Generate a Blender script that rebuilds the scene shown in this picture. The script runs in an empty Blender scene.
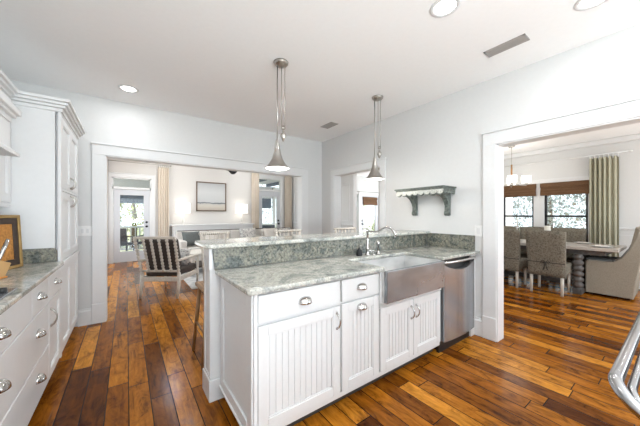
import bpy, bmesh, math, random
from mathutils import Vector, Matrix
random.seed(7)
S = bpy.context.scene
C = S.collection
PI = math.pi

# ------------------------------------------------------------------ camera
cam_d = bpy.data.cameras.new('camera')
cam_d.sensor_width = 36.0
cam_d.lens = 266.4 / 640 * 36.0
cam_d.shift_y = 0.0035
cam_d.clip_start = 0.02
cam = bpy.data.objects.new('camera', cam_d)
C.objects.link(cam)
cam.location = (0, 0, 1.30)
cam.rotation_euler = (PI / 2, 0, math.radians(-36.0))
S.camera = cam

# ------------------------------------------------------------------ world, sun, large lights, exposure
S.view_settings.view_transform = 'Standard'
S.view_settings.look = 'None'
S.view_settings.gamma = 1.0
S.view_settings.use_curve_mapping = False
S.view_settings.exposure = 0.36
W = bpy.data.worlds.new('sky')
S.world = W
W.use_nodes = True
bg = W.node_tree.nodes['Background']
bg.inputs[0].default_value = (0.80, 0.90, 1.0, 1)
bg.inputs[1].default_value = 1.8

def light(name, kind, loc, rot=(0, 0, 0), energy=10, color=(1, 1, 1), **kw):
    d = bpy.data.lights.new(name, kind)
    d.energy = energy
    d.color = color
    for k, v in kw.items():
        setattr(d, k, v)
    o = bpy.data.objects.new(name, d)
    o.location = loc
    o.rotation_euler = rot
    C.objects.link(o)
    return o

light('sun', 'SUN', (0, -8, 12), (math.radians(32), 0, math.radians(-12)), 8.0, (1, 0.96, 0.9), angle=0.02)
# daylight: added fill lights in added openings of unseen walls
def added_fill(name, loc, rot, w, h, e):
    light(name, 'AREA', loc, rot, e, (0.88, 0.945, 1.0), shape='RECTANGLE', size=w, size_y=h)
added_fill('fill_kitchen', (1.0, -2.80, 1.45), (math.radians(112), 0, 0), 3.9, 1.9, 16)
# added fill light aimed at the kitchen ceiling, standing in for a bounced flash
light('bounce_fill', 'AREA', (0.7, -2.3, 0.9), (math.radians(164), 0, math.radians(30)), 160, (0.82, 0.92, 1.0), shape='DISK', size=1.5)
added_fill('fill_living', (-0.85, 6.9, 1.5), (math.radians(120), 0, math.radians(-90)), 3.4, 2.1, 34)
added_fill('fill_nook', (8.45, 4.95, 1.4), (math.radians(120), 0, math.radians(90)), 3.2, 1.9, 75)
added_fill('fill_dining', (5.5, -1.80, 1.35), (math.radians(128), 0, 0), 2.9, 1.9, 58)

# ------------------------------------------------------------------ materials
def new_mat(name):
    m = bpy.data.materials.new(name)
    m.use_nodes = True
    nt = m.node_tree
    return m, nt, nt.nodes['Principled BSDF']

def N(nt, kind, **kw):
    n = nt.nodes.new(kind)
    for k, v in kw.items():
        if k.startswith('i_'):
            key = k[2:]
            n.inputs[int(key) if key.isdigit() else key].default_value = v
        else:
            setattr(n, k, v)
    return n

def ramp(nt, fac, stops):
    r = nt.nodes.new('ShaderNodeValToRGB')
    els = r.color_ramp.elements
    while len(els) < len(stops):
        els.new(0.5)
    for e, (p, c) in zip(els, stops):
        e.position = p
        e.color = (*c, 1)
    nt.links.new(fac, r.inputs[0])
    return r.outputs[0]

def plain(name, col, rough=0.5, metal=0.0, noise=0.03, scale=30, bump=0.0, aniso=0, coat=0):
    """base colour with a faint procedural mottle"""
    m, nt, b = new_mat(name)
    tc = N(nt, 'ShaderNodeTexCoord')
    nz = N(nt, 'ShaderNodeTexNoise', i_Scale=scale, i_Detail=3.0)
    nt.links.new(tc.outputs['Object'], nz.inputs['Vector'])
    lo = tuple(max(0, c * (1 - noise)) for c in col)
    hi = tuple(min(1, c * (1 + noise)) for c in col)
    nt.links.new(ramp(nt, nz.outputs[0], [(0.3, lo), (0.7, hi)]), b.inputs['Base Color'])
    b.inputs['Roughness'].default_value = rough
    b.inputs['Metallic'].default_value = metal
    if coat:
        b.inputs['Coat Weight'].default_value = coat
    if bump:
        bp = N(nt, 'ShaderNodeBump', i_Strength=bump, i_Distance=0.01)
        nt.links.new(nz.outputs[0], bp.inputs['Height'])
        nt.links.new(bp.outputs[0], b.inputs['Normal'])
    return m

def glow(name, col, strength):
    m, nt, b = new_mat(name)
    b.inputs['Base Color'].default_value = (*col, 1)
    b.inputs['Emission Color'].default_value = (*col, 1)
    b.inputs['Emission Strength'].default_value = strength
    return m

def glass_mat():
    m, nt, b = new_mat('window_glass')
    tr = N(nt, 'ShaderNodeBsdfTransparent')
    tr.inputs[0].default_value = (0.97, 0.985, 0.98, 1)
    gl = N(nt, 'ShaderNodeBsdfGlossy')
    gl.inputs['Roughness'].default_value = 0.02
    mx = N(nt, 'ShaderNodeMixShader', i_0=0.06)
    nt.links.new(tr.outputs[0], mx.inputs[1])
    nt.links.new(gl.outputs[0], mx.inputs[2])
    nt.links.new(mx.outputs[0], nt.nodes['Material Output'].inputs[0])
    return m

def floor_mat():
    m, nt, b = new_mat('hardwood_planks')
    L = nt.links.new
    def math_(op, a, bb=None, c=None):
        n = N(nt, 'ShaderNodeMath', operation=op)
        for i, v in enumerate((a, bb, c)):
            if v is None:
                continue
            if isinstance(v, (int, float)):
                n.inputs[i].default_value = v
            else:
                L(v, n.inputs[i])
        return n.outputs[0]
    geo = N(nt, 'ShaderNodeNewGeometry')
    sep = N(nt, 'ShaderNodeSeparateXYZ')
    L(geo.outputs['Position'], sep.inputs[0])
    x = math_('ADD', sep.outputs[0], 10.02)
    y = math_('ADD', sep.outputs[1], 20.0)
    xs = math_('DIVIDE', x, 0.127)
    col = math_('FLOOR', xs)
    wn = N(nt, 'ShaderNodeTexWhiteNoise', noise_dimensions='1D')
    L(col, wn.inputs['W'])
    ln = math_('MULTIPLY_ADD', wn.outputs[0], 0.5, 0.75)       # plank length of this row
    off = math_('MULTIPLY', wn.outputs[0], 37.3)
    ys = math_('ADD', math_('DIVIDE', y, ln), off)
    # uneven joints
    row = math_('FLOOR', ys)
    cmb = N(nt, 'ShaderNodeCombineXYZ')
    L(col, cmb.inputs[0]); L(row, cmb.inputs[1])
    w2 = N(nt, 'ShaderNodeTexWhiteNoise', noise_dimensions='2D')
    L(cmb.outputs[0], w2.inputs['Vector'])
    tone = ramp(nt, w2.outputs[0], [(0.0, (0.085, 0.023, 0.0035)), (0.12, (0.16, 0.048, 0.005)), (0.45, (0.30, 0.098, 0.008)),
                                    (0.78, (0.42, 0.152, 0.013)), (1.0, (0.58, 0.24, 0.027))])
    # grain
    shift = N(nt, 'ShaderNodeCombineXYZ')
    L(math_('MULTIPLY', x, 26.0), shift.inputs[0])
    L(math_('MULTIPLY', y, 2.4), shift.inputs[1])
    L(math_('MULTIPLY', w2.outputs[0], 60.0), shift.inputs[2])
    gr = N(nt, 'ShaderNodeTexNoise', i_Scale=1.0, i_Detail=7.0, i_Roughness=0.66, i_Distortion=0.9)
    L(shift.outputs[0], gr.inputs['Vector'])
    grc = ramp(nt, gr.outputs[0], [(0.30, (0.28, 0.24, 0.20)), (0.45, (0.88, 0.86, 0.84)), (0.58, (1.05, 1.05, 1.05)), (0.75, (1.45, 1.45, 1.4))])
    mul = N(nt, 'ShaderNodeMix', data_type='RGBA', blend_type='MULTIPLY')
    mul.inputs[0].default_value = 0.9
    L(tone, mul.inputs[6]); L(grc, mul.inputs[7])
    mo = N(nt, 'ShaderNodeCombineXYZ')
    L(math_('MULTIPLY', x, 11.0), mo.inputs[0]); L(math_('MULTIPLY', y, 5.0), mo.inputs[1]); L(math_('MULTIPLY', w2.outputs[0], 90.0), mo.inputs[2])
    mn = N(nt, 'ShaderNodeTexNoise', i_Scale=1.0, i_Detail=5.0, i_Roughness=0.7, i_Distortion=1.2)
    L(mo.outputs[0], mn.inputs['Vector'])
    moc = ramp(nt, mn.outputs[0], [(0.33, (0.25, 0.21, 0.18)), (0.45, (0.80, 0.77, 0.74)), (0.55, (1.05, 1.05, 1.05)), (0.72, (1.35, 1.38, 1.4))])
    mul2 = N(nt, 'ShaderNodeMix', data_type='RGBA', blend_type='MULTIPLY')
    mul2.inputs[0].default_value = 0.9
    L(mul.outputs[2], mul2.inputs[6]); L(moc, mul2.inputs[7])
    mul = mul2
    # gaps
    fx = math_('FRACT', xs)
    fy = math_('FRACT', ys)
    ex = math_('MINIMUM', fx, math_('SUBTRACT', 1.0, fx))
    ey = math_('MULTIPLY', math_('MINIMUM', fy, math_('SUBTRACT', 1.0, fy)), math_('DIVIDE', ln, 0.127))
    ed = math_('MINIMUM', ex, ey)
    mr = N(nt, 'ShaderNodeMapRange', interpolation_type='SMOOTHSTEP')
    mr.inputs[1].default_value = 0.012; mr.inputs[2].default_value = 0.034
    L(ed, mr.inputs[0])
    dk = N(nt, 'ShaderNodeMix', data_type='RGBA')
    L(mr.outputs[0], dk.inputs[0])
    dk.inputs[6].default_value = (0.012, 0.005, 0.003, 1)
    L(mul.outputs[2], dk.inputs[7])
    L(dk.outputs[2], b.inputs['Base Color'])
    # hand scraped gloss
    sc = N(nt, 'ShaderNodeCombineXYZ')
    L(math_('MULTIPLY', x, 9.0), sc.inputs[0]); L(math_('MULTIPLY', y, 5.0), sc.inputs[1])
    L(math_('MULTIPLY', w2.outputs[0], 40.0), sc.inputs[2])
    n2 = N(nt, 'ShaderNodeTexNoise', i_Scale=1.0, i_Detail=2.0)
    L(sc.outputs[0], n2.inputs['Vector'])
    h = math_('ADD', math_('MULTIPLY', n2.outputs[0], 0.5), math_('MULTIPLY', mr.outputs[0], 0.35))
    bp = N(nt, 'ShaderNodeBump', i_Strength=0.32, i_Distance=0.012)
    L(h, bp.inputs['Height']); L(bp.outputs[0], b.inputs['Normal'])
    b.inputs['Roughness'].default_value = 0.2
    b.inputs['Specular IOR Level'].default_value = 0.11
    return m

def granite(name, cols, scale=1.0, rough=0.12, speck=0.6, swirl=1.2, fine=85.0):
    m, nt, b = new_mat(name)
    L = nt.links.new
    tc = N(nt, 'ShaderNodeTexCoord')
    n1 = N(nt, 'ShaderNodeTexNoise', i_Scale=3.4 * scale, i_Detail=9.0, i_Roughness=0.68, i_Distortion=swirl)
    n2 = N(nt, 'ShaderNodeTexNoise', i_Scale=fine, i_Detail=4.0, i_Roughness=0.7)
    L(tc.outputs['Object'], n1.inputs['Vector']); L(tc.outputs['Object'], n2.inputs['Vector'])
    base = ramp(nt, n1.outputs[0], [(0.30, cols[0]), (0.43, cols[1]), (0.52, cols[2]), (0.60, cols[3]), (0.74, cols[1])])
    sp = ramp(nt, n2.outputs[0], [(0.34, (0.10, 0.11, 0.10)), (0.45, (0.75, 0.77, 0.75)), (0.55, (1, 1, 1)), (0.66, (1.5, 1.48, 1.44))])
    mx = N(nt, 'ShaderNodeMix', data_type='RGBA', blend_type='MULTIPLY')
    mx.inputs[0].default_value = speck
    L(base, mx.inputs[6]); L(sp, mx.inputs[7])
    L(mx.outputs[2], b.inputs['Base Color'])
    b.inputs['Roughness'].default_value = rough
    return m

def steel(name, col=(0.62, 0.61, 0.60), rough=0.28, stretch=(2, 2, 120), metal=1.0):
    m, nt, b = new_mat(name)
    L = nt.links.new
    tc = N(nt, 'ShaderNodeTexCoord')
    mp = N(nt, 'ShaderNodeMapping')
    mp.inputs['Scale'].default_value = stretch
    nz = N(nt, 'ShaderNodeTexNoise', i_Scale=4.0, i_Detail=3.0)
    L(tc.outputs['Object'], mp.inputs[0]); L(mp.outputs[0], nz.inputs['Vector'])
    mr = N(nt, 'ShaderNodeMapRange')
    mr.inputs[3].default_value = rough * 0.93; mr.inputs[4].default_value = rough * 1.08
    L(nz.outputs[0], mr.inputs[0]); L(mr.outputs[0], b.inputs['Roughness'])
    L(ramp(nt, nz.outputs[0], [(0.30, tuple(c * 0.72 for c in col)), (0.5, col), (0.70, tuple(c * 1.2 for c in col))]), b.inputs['Base Color'])
    b.inputs['Metallic'].default_value = metal
    return m

def stripes(name, c1, c2, scale, axis='Z', rough=0.8, dist=1.5, pos=0.5, soft=0.2, bump=0.0):
    m, nt, b = new_mat(name)
    L = nt.links.new
    tc = N(nt, 'ShaderNodeTexCoord')
    wv = N(nt, 'ShaderNodeTexWave', bands_direction=axis, i_Scale=scale, i_Distortion=dist, i_Detail=2.0)
    L(tc.outputs['Object'], wv.inputs['Vector'])
    L(ramp(nt, wv.outputs[1] if False else wv.outputs[0], [(max(0, pos - soft), c1), (min(1, pos + soft), c2)]), b.inputs['Base Color'])
    b.inputs['Roughness'].default_value = rough
    if bump:
        bp = N(nt, 'ShaderNodeBump', i_Strength=bump, i_Distance=0.01)
        L(wv.outputs[0], bp.inputs['Height']); L(bp.outputs[0], b.inputs['Normal'])
    return m

def weave(name, c1, c2, scale, rough=0.95, detail=3):
    m, nt, b = new_mat(name)
    L = nt.links.new
    tc = N(nt, 'ShaderNodeTexCoord')
    vo = N(nt, 'ShaderNodeTexVoronoi', i_Scale=scale)
    nz = N(nt, 'ShaderNodeTexNoise', i_Scale=scale * 0.6, i_Detail=4.0)
    L(tc.outputs['Object'], vo.inputs['Vector']); L(tc.outputs['Object'], nz.inputs['Vector'])
    mt = N(nt, 'ShaderNodeMath', operation='MULTIPLY_ADD')
    L(vo.outputs[0], mt.inputs[0]); mt.inputs[1].default_value = 0.5
    L(nz.outputs[0], mt.inputs[2])
    L(ramp(nt, mt.outputs[0], [(0.42, c1), (0.85, c2)]), b.inputs['Base Color'])
    b.inputs['Roughness'].default_value = rough
    return m

M_wall = plain('wall_paint_white', (0.70, 0.702, 0.695), 0.6, noise=0.01)
M_ceil = plain('ceiling_paint', (0.95, 0.955, 0.955), 0.8, noise=0.01)
M_trim = plain('trim_paint_white', (0.75, 0.755, 0.755), 0.35, noise=0.01)
M_cab = plain('cabinet_paint_white', (0.75, 0.755, 0.755), 0.35, noise=0.01)
M_warm = plain('living_wall_paint', (0.66, 0.64, 0.615), 0.65, noise=0.01)
M_toe = plain('toe_kick_painted_shade', (0.05, 0.045, 0.04), 0.6)  # shade of the recess put into the colour of white boards
M_floor = floor_mat()
M_granite = granite('green_granite_polished', [(0.12, 0.135, 0.125), (0.40, 0.41, 0.385), (0.60, 0.58, 0.52), (0.33, 0.345, 0.32)], 0.8)
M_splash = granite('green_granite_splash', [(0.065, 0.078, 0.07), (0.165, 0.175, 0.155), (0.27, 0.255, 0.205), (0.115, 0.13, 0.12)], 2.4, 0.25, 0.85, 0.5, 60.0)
M_steel = steel('brushed_steel', (0.36, 0.385, 0.41), 0.27, (0.7, 0.7, 1.5), 0.82)
M_basin = steel('satin_steel_basin', (0.80, 0.80, 0.79), 0.5, (0.7, 0.7, 1.5), 0.45)
M_steel_v = steel('brushed_steel_front', (0.385, 0.405, 0.43), 0.24, (3.2, 3.2, 0.15), 0.82)
M_chrome = plain('polished_nickel', (0.58, 0.57, 0.555), 0.14, 1.0, 0.02)
M_nickel = plain('brushed_nickel', (0.46, 0.44, 0.41), 0.28, 1.0, 0.03)
M_railsteel = plain('satin_steel_tube', (0.40, 0.40, 0.405), 0.22, 1.0, 0.02)
M_black = plain('black_plastic', (0.012, 0.012, 0.012), 0.35)
M_iron = plain('dark_iron', (0.03, 0.03, 0.032), 0.5, 0.6)
M_glass = glass_mat()
M_plate = plain('switch_plate_white', (0.85, 0.85, 0.84), 0.3)
M_vent = plain('vent_metal', (0.42, 0.40, 0.38), 0.5, 0.3)
M_ventdark = plain('vent_slot_dark', (0.12, 0.11, 0.10), 0.7)
M_lens = glow('recessed_lens', (1, 0.98, 0.95), 7.0)
M_bulb = glow('frosted_pendant_lens', (1, 0.97, 0.92), 5.0)
M_shadeglow = glow('lit_lamp_shade', (1.0, 0.97, 0.93), 0.9)
M_chand = glow('lit_glass_shade', (1.0, 0.97, 0.92), 0.9)
M_gold = plain('gilt_frame', (0.42, 0.27, 0.10), 0.35, 0.5, 0.1)
M_darkwood = plain('espresso_wood', (0.045, 0.026, 0.017), 0.4, 0, 0.2)
M_cork = plain('cork_panel', (0.47, 0.21, 0.05), 0.85, 0, 0.25, 60, 0.2)
M_bamboo = stripes('bamboo_block', (0.50, 0.30, 0.12), (0.66, 0.43, 0.20), 18, 'X', 0.45, 2)
M_orange = plain('orange_board', (0.62, 0.25, 0.05), 0.5, 0, 0.1)
M_oak = stripes('honey_oak', (0.22, 0.11, 0.04), (0.36, 0.19, 0.075), 12, 'X', 0.4, 4)
M_whitewash = plain('whitewashed_wood', (0.60, 0.56, 0.50), 0.55, 0, 0.12, 40)
M_darkcush = weave('charcoal_brown_cushion', (0.030, 0.024, 0.021), (0.075, 0.06, 0.052), 160)
M_sofa = weave('grey_linen', (0.50, 0.47, 0.43), (0.66, 0.63, 0.59), 190)
M_pillow_dark = weave('slate_green_velvet', (0.075, 0.085, 0.08), (0.13, 0.14, 0.135), 120)
M_pillow_pat = weave('mottled_grey_print', (0.09, 0.095, 0.10), (0.62, 0.60, 0.57), 28)
M_pillow_light = weave('oatmeal_linen', (0.55, 0.51, 0.47), (0.70, 0.66, 0.61), 120)
M_rug = weave('grey_patterned_rug', (0.16, 0.17, 0.18), (0.52, 0.51, 0.49), 9)
M_slip = weave('taupe_tweed_slipcover', (0.055, 0.045, 0.032), (0.22, 0.195, 0.15), 75)
M_linen = weave('beige_linen_slipcover', (0.24, 0.21, 0.165), (0.34, 0.305, 0.245), 170)
M_greycush = weave('grey_seat_cushion', (0.13, 0.135, 0.135), (0.20, 0.205, 0.20), 140)
M_tie = plain('dark_fabric_tie', (0.05, 0.042, 0.035), 0.9)
M_ivoryleg = plain('ivory_painted_leg', (0.62, 0.58, 0.51), 0.45)
M_tabletop = plain('limed_table_top', (0.50, 0.45, 0.40), 0.3, 0, 0.12, 14)
M_tablebase = plain('weathered_grey_wood', (0.10, 0.09, 0.082), 0.55, 0, 0.25, 25)
M_curt_l = stripes('cream_drape', (0.66, 0.57, 0.47), (0.80, 0.73, 0.64), 22, 'X', 0.9, 1)
M_curt_d = stripes('sage_striped_drape', (0.40, 0.39, 0.28), (0.60, 0.58, 0.46), 26, 'Z', 0.9, 0.4)
M_woven = stripes('woven_wood_shade', (0.055, 0.026, 0.011), (0.23, 0.115, 0.05), 34, 'Z', 0.8, 3, bump=0.4)
M_sash = plain('dark_bronze_sash', (0.022, 0.022, 0.025), 0.4)
M_doorpaint = plain('pale_grey_door_paint', (0.62, 0.64, 0.67), 0.4, noise=0.01)
M_porc = plain('white_porcelain', (0.85, 0.85, 0.83), 0.2)
M_shelf = plain('verdigris_distressed_paint', (0.13, 0.15, 0.135), 0.6, 0, 0.55, 55)
M_shelftrim = plain('chipped_white_paint', (0.52, 0.53, 0.49), 0.6, 0, 0.35, 70)
M_frame = plain('art_frame_wood', (0.17, 0.115, 0.08), 0.45, 0, 0.15)
M_candle = plain('ivory_wax', (0.80, 0.76, 0.68), 0.5)
M_lampbase = plain('pale_ceramic', (0.70, 0.68, 0.64), 0.3)
M_grass = weave('lawn', (0.15, 0.17, 0.10), (0.27, 0.29, 0.20), 6)
M_porch = plain('porch_boards', (0.45, 0.44, 0.43), 0.6)
M_porchblue = plain('porch_beam_blue', (0.10, 0.14, 0.20), 0.6)
M_porchwhite = plain('porch_ceiling_white', (0.85, 0.87, 0.9), 0.6)
M_patio = plain('slate_blue_wicker', (0.05, 0.065, 0.09), 0.6)
M_bark = plain('bark', (0.12, 0.085, 0.06), 0.9, 0, 0.3)
def leafm(name, c):
    m, nt, b = new_mat(name)
    tc = N(nt, 'ShaderNodeTexCoord')
    nz = N(nt, 'ShaderNodeTexNoise', i_Scale=3.0, i_Detail=5.0)
    nt.links.new(tc.outputs['Object'], nz.inputs['Vector'])
    nt.links.new(ramp(nt, nz.outputs[0], [(0.35, tuple(v * 0.45 for v in c)), (0.65, c)]), b.inputs['Base Color'])
    b.inputs['Roughness'].default_value = 0.55
    return m
M_leafA = leafm('yellow_green_leaves', (0.46, 0.50, 0.20))
M_leafB = leafm('haze_paled_leaves', (0.62, 0.68, 0.68))  # bright haze of the window view put into the leaf colour
def art_mat():
    m, nt, b = new_mat('misty_shore_canvas')
    L = nt.links.new
    tc = N(nt, 'ShaderNodeTexCoord')
    sp = N(nt, 'ShaderNodeSeparateXYZ')
    L(tc.outputs['Generated'], sp.inputs[0])
    nz = N(nt, 'ShaderNodeTexNoise', i_Scale=6.0, i_Detail=5.0)
    L(tc.outputs['Generated'], nz.inputs['Vector'])
    mt = N(nt, 'ShaderNodeMath', operation='MULTIPLY_ADD')
    L(nz.outputs[0], mt.inputs[0]); mt.inputs[1].default_value = 0.10
    L(sp.outputs[2], mt.inputs[2])
    L(ramp(nt, mt.outputs[0], [(0.0, (0.50, 0.44, 0.37)), (0.22, (0.60, 0.56, 0.50)), (0.285, (0.52, 0.51, 0.48)), (0.30, (0.14, 0.15, 0.17)),
 (0.325, (0.20, 0.21, 0.23)), (0.345, (0.55, 0.56, 0.56)), (0.7, (0.60, 0.61, 0.61)), (1.0, (0.48, 0.49, 0.50))]), b.inputs['Base Color'])
    b.inputs['Roughness'].default_value = 0.7
    return m
M_art = art_mat()

# ------------------------------------------------------------------ mesh helpers
class MB:
    def __init__(self, xf=None):
        self.bm = bmesh.new()
        self.xf = xf or Matrix.Identity(4)
    def _add(self, bm2, smooth=False):
        for f in bm2.faces:
            f.smooth = smooth
        me = bpy.data.meshes.new('t')
        bm2.transform(self.xf)
        bm2.to_mesh(me)
        bm2.free()
        self.bm.from_mesh(me)
        bpy.data.meshes.remove(me)
    def box(self, x0, x1, y0, y1, z0, z1, bev=0.0, seg=2, rot=None):
        b = bmesh.new()
        bmesh.ops.create_cube(b, size=1)
        bmesh.ops.scale(b, vec=(abs(x1 - x0), abs(y1 - y0), abs(z1 - z0)), verts=b.verts)
        if bev:
            bmesh.ops.bevel(b, geom=list(b.edges), offset=bev, segments=seg, affect='EDGES', profile=0.5)
        if rot is not None:
            b.transform(rot)
        bmesh.ops.translate(b, vec=((x0 + x1) / 2, (y0 + y1) / 2, (z0 + z1) / 2), verts=b.verts)
        self._add(b)
        return self
    def tube(self, pts, r, seg=10, caps=True):
        pts = [Vector(p) for p in pts]
        rs = r if isinstance(r, (list, tuple)) else [r] * len(pts)
        b = bmesh.new()
        rings = []
        up = None
        for i, p in enumerate(pts):
            t = (pts[min(i + 1, len(pts) - 1)] - pts[max(i - 1, 0)]).normalized()
            if up is None:
                up = Vector((0, 0, 1)) if abs(t.z) < 0.9 else Vector((1, 0, 0))
            a = t.cross(up)
            if a.length < 1e-4:
                a = t.cross(Vector((0, 1, 0)))
            a.normalize()
            c = a.cross(t).normalized()
            up = c
            rings.append([b.verts.new(p + (a * math.cos(2 * PI * k / seg) + c * math.sin(2 * PI * k / seg)) * rs[i]) for k in range(seg)])
        for i in range(len(rings) - 1):
            for k in range(seg):
                b.faces.new((rings[i][k], rings[i][(k + 1) % seg], rings[i + 1][(k + 1) % seg], rings[i + 1][k]))
        if caps:
            b.faces.new(rings[0][::-1]); b.faces.new(rings[-1])
        bmesh.ops.recalc_face_normals(b, faces=b.faces)
        self._add(b, True)
        return self
    def lathe(self, prof, c=(0, 0, 0), seg=24, axis='Z'):
        b = bmesh.new()
        rings = []
        for r, z in prof:
            if r < 1e-5:
                rings.append([b.verts.new((0, 0, z))])
            else:
                rings.append([b.verts.new((r * math.cos(2 * PI * k / seg), r * math.sin(2 * PI * k / seg), z)) for k in range(seg)])
        for A, B in zip(rings, rings[1:]):
            if len(A) == 1 and len(B) == 1:
                continue
            for k in range(seg):
                k2 = (k + 1) % seg
                if len(A) == 1:
                    b.faces.new((A[0], B[k2], B[k]))
                elif len(B) == 1:
                    b.faces.new((A[k], A[k2], B[0]))
                else:
                    b.faces.new((A[k], A[k2], B[k2], B[k]))
        if axis == 'X':
            b.transform(Matrix.Rotation(PI / 2, 4, 'Y'))
        if axis == 'Y':
            b.transform(Matrix.Rotation(-PI / 2, 4, 'X'))
        bmesh.ops.translate(b, vec=c, verts=b.verts)
        bmesh.ops.recalc_face_normals(b, faces=b.faces)
        self._add(b, True)
        return self
    def prism(self, poly, d0, d1, axis='Z', bev=0.0, seg=2):
        """polygon in the plane across axis, extruded d0..d1 (Z: xy, Y: xz, X: yz)"""
        b = bmesh.new()
        def P(u, v, d):
            return (u, v, d) if axis == 'Z' else ((u, d, v) if axis == 'Y' else (d, u, v))
        A = [b.verts.new(P(u, v, d0)) for u, v in poly]
        B = [b.verts.new(P(u, v, d1)) for u, v in poly]
        n = len(poly)
        fa = b.faces.new(A); fb = b.faces.new(B)
        for k in range(n):
            b.faces.new((A[k], A[(k + 1) % n], B[(k + 1) % n], B[k]))
        bmesh.ops.recalc_face_normals(b, faces=b.faces)
        if bev:
            es = [e for e in b.edges if (e in fa.edges or e in fb.edges)]
            bmesh.ops.bevel(b, geom=es, offset=bev, segments=seg, affect='EDGES', profile=0.5)
        self._add(b)
        return self
    def sphere(self, c, r, scale=(1, 1, 1), u=16, v=10):
        b = bmesh.new()
        bmesh.ops.create_uvsphere(b, u_segments=u, v_segments=v, radius=r)
        bmesh.ops.scale(b, vec=scale, verts=b.verts)
        bmesh.ops.translate(b, vec=c, verts=b.verts)
        self._add(b, True)
        return self
    def cushion(self, sx, sy, sz, puff=0.3, rot=None, loc=(0, 0, 0)):
        """soft pillow: subdivided box bulged in the middle, thin at the rim"""
        b = bmesh.new()
        n = 10
        grid = {}
        for s in (1, -1):
            for i in range(n + 1):
                for j in range(n + 1):
                    u, v = i / n * 2 - 1, j / n * 2 - 1
                    e = (1 - abs(u) ** 3.5) * (1 - abs(v) ** 3.5)
                    edge = i in (0, n) or j in (0, n)
                    if edge and s == -1:
                        grid[(s, i, j)] = grid[(1, i, j)]
                        continue
                    pin = 1 - 0.06 * (1 - abs(u) ** 2 if abs(v) > 0.99 else 0) - 0.06 * (1 - abs(v) ** 2 if abs(u) > 0.99 else 0)
                    grid[(s, i, j)] = b.verts.new((u * sx / 2 * pin, v * sy / 2 * pin, s * sz / 2 * (e ** 0.6) if not edge else 0))
        for s in (1, -1):
            for i in range(n):
                for j in range(n):
                    q = [grid[(s, i, j)], grid[(s, i + 1, j)], grid[(s, i + 1, j + 1)], grid[(s, i, j + 1)]]
                    b.faces.new(q if s == 1 else q[::-1])
        if rot is not None:
            b.transform(rot)
        bmesh.ops.translate(b, vec=loc, verts=b.verts)
        self._add(b, True)
        return self
    def bobbin(self, p0, p1, r, n):
        p0, p1 = Vector(p0), Vector(p1)
        pts, rs = [], []
        for i in range(n * 4 + 1):
            t = i / (n * 4)
            pts.append(p0.lerp(p1, t))
            rs.append(r * (0.48 + 0.52 * abs(math.sin(PI * t * n))))
        return self.tube(pts, rs, 10)

def link(o):
    C.objects.link(o)
    return o

def finish(name, mb, mat):
    me = bpy.data.meshes.new(name)
    mb.bm.to_mesh(me)
    mb.bm.free()
    me.materials.append(mat)
    return me

def tag(o, label=None, cat=None, group=None, kind=None):
    if label: o['label'] = label
    if cat: o['category'] = cat
    if group: o['group'] = group
    if kind: o['kind'] = kind
    return o

def thing(name, label, cat, loc=(0, 0, 0), rotz=0, group=None):
    o = bpy.data.objects.new(name, None)
    o.empty_display_size = 0.1
    o.location = loc
    o.rotation_euler = (0, 0, rotz)
    link(o)
    return tag(o, label, cat, group)

def part(name, mb, mat, parent, local=False, label=None):
    """a mesh child; local=False means the mesh was laid out in world space"""
    me = finish(name, mb, mat)
    root = parent
    while root.parent:
        root = root.parent
    if not local:
        me.transform(Matrix.Translation(-Vector(root.location)))
    o = bpy.data.objects.new(name, me)
    link(o)
    o.parent = parent
    if label: o['label'] = label
    return o

def solo(name, mb, mat, label, cat, group=None):
    """a thing that is one mesh, origin at the middle of its base"""
    me = finish(name, mb, mat)
    xs = [v.co for v in me.vertices]
    c = Vector(((min(v.x for v in xs) + max(v.x for v in xs)) / 2, (min(v.y for v in xs) + max(v.y for v in xs)) / 2, min(v.z for v in xs)))
    me.transform(Matrix.Translation(-c))
    o = bpy.data.objects.new(name, me)
    o.location = c
    link(o)
    return tag(o, label, cat, group)

def struct(name, mb, mat, parent=None):
    me = finish(name, mb, mat)
    o = bpy.data.objects.new(name, me)
    link(o)
    if parent:
        o.parent = parent
    else:
        o['kind'] = 'structure'
    return o

def dup(root, loc, rotz=None, label=None, group=None):
    def cp(o, par):
        c = o.copy()
        C.objects.link(c)
        if par is not None:
            c.parent = par
        for ch in list(o.children):
            cp(ch, c)
        return c
    r = cp(root, None)
    r.location = loc
    if rotz is not None:
        r.rotation_euler = (0, 0, rotz)
    if label: r['label'] = label
    if group: r['group'] = group
    return r

# key planes of the place
XL, XR, YF, H, ZH = -1.09, 3.09, 4.19, 2.727, 2.032
TW = 0.13
YB, XD = 9.1, 7.3                 # living back wall, dining window wall
LC = 3.3                          # living ceiling

# ================================================================== SETTING
struct('floor', MB().box(-3, 9, -3.2, 9.25, -0.12, 0), M_floor)
struct('ceiling', MB().box(XL - 0.15, XR + 0.02, -2.7, YF + 0.05, H, H + 0.12), M_ceil)
struct('ceiling_living', MB().box(-0.75, 5.4, YF + 0.05, YB + 0.15, LC, LC + 0.12), M_ceil)
struct('ceiling_dining', MB().box(XR + 0.02, XD + 0.15, -1.6, 2.75, H, H + 0.12), M_ceil)
struct('ceiling_nook', MB().box(XR + 0.02, 8.4, 2.75, 7.13, H + 0.001, H + 0.12), M_ceil)
wb = MB()
wb.box(XL - 0.13, -0.95, -2.7, -2.57, 0, H); wb.box(2.95, XR + TW, -2.7, -2.57, 0, H)
wb.box(-0.95, 2.95, -2.7, -2.57, 0, 0.5); wb.box(-0.95, 2.95, -2.7, -2.57, 2.40, H)
struct('wall_back', wb, M_wall)
wf = MB()
for x in (-0.95, 0.35, 1.65, 2.91):
    wf.box(x, x + 0.04, -2.68, -2.63, 0.5, 2.4)
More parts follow.
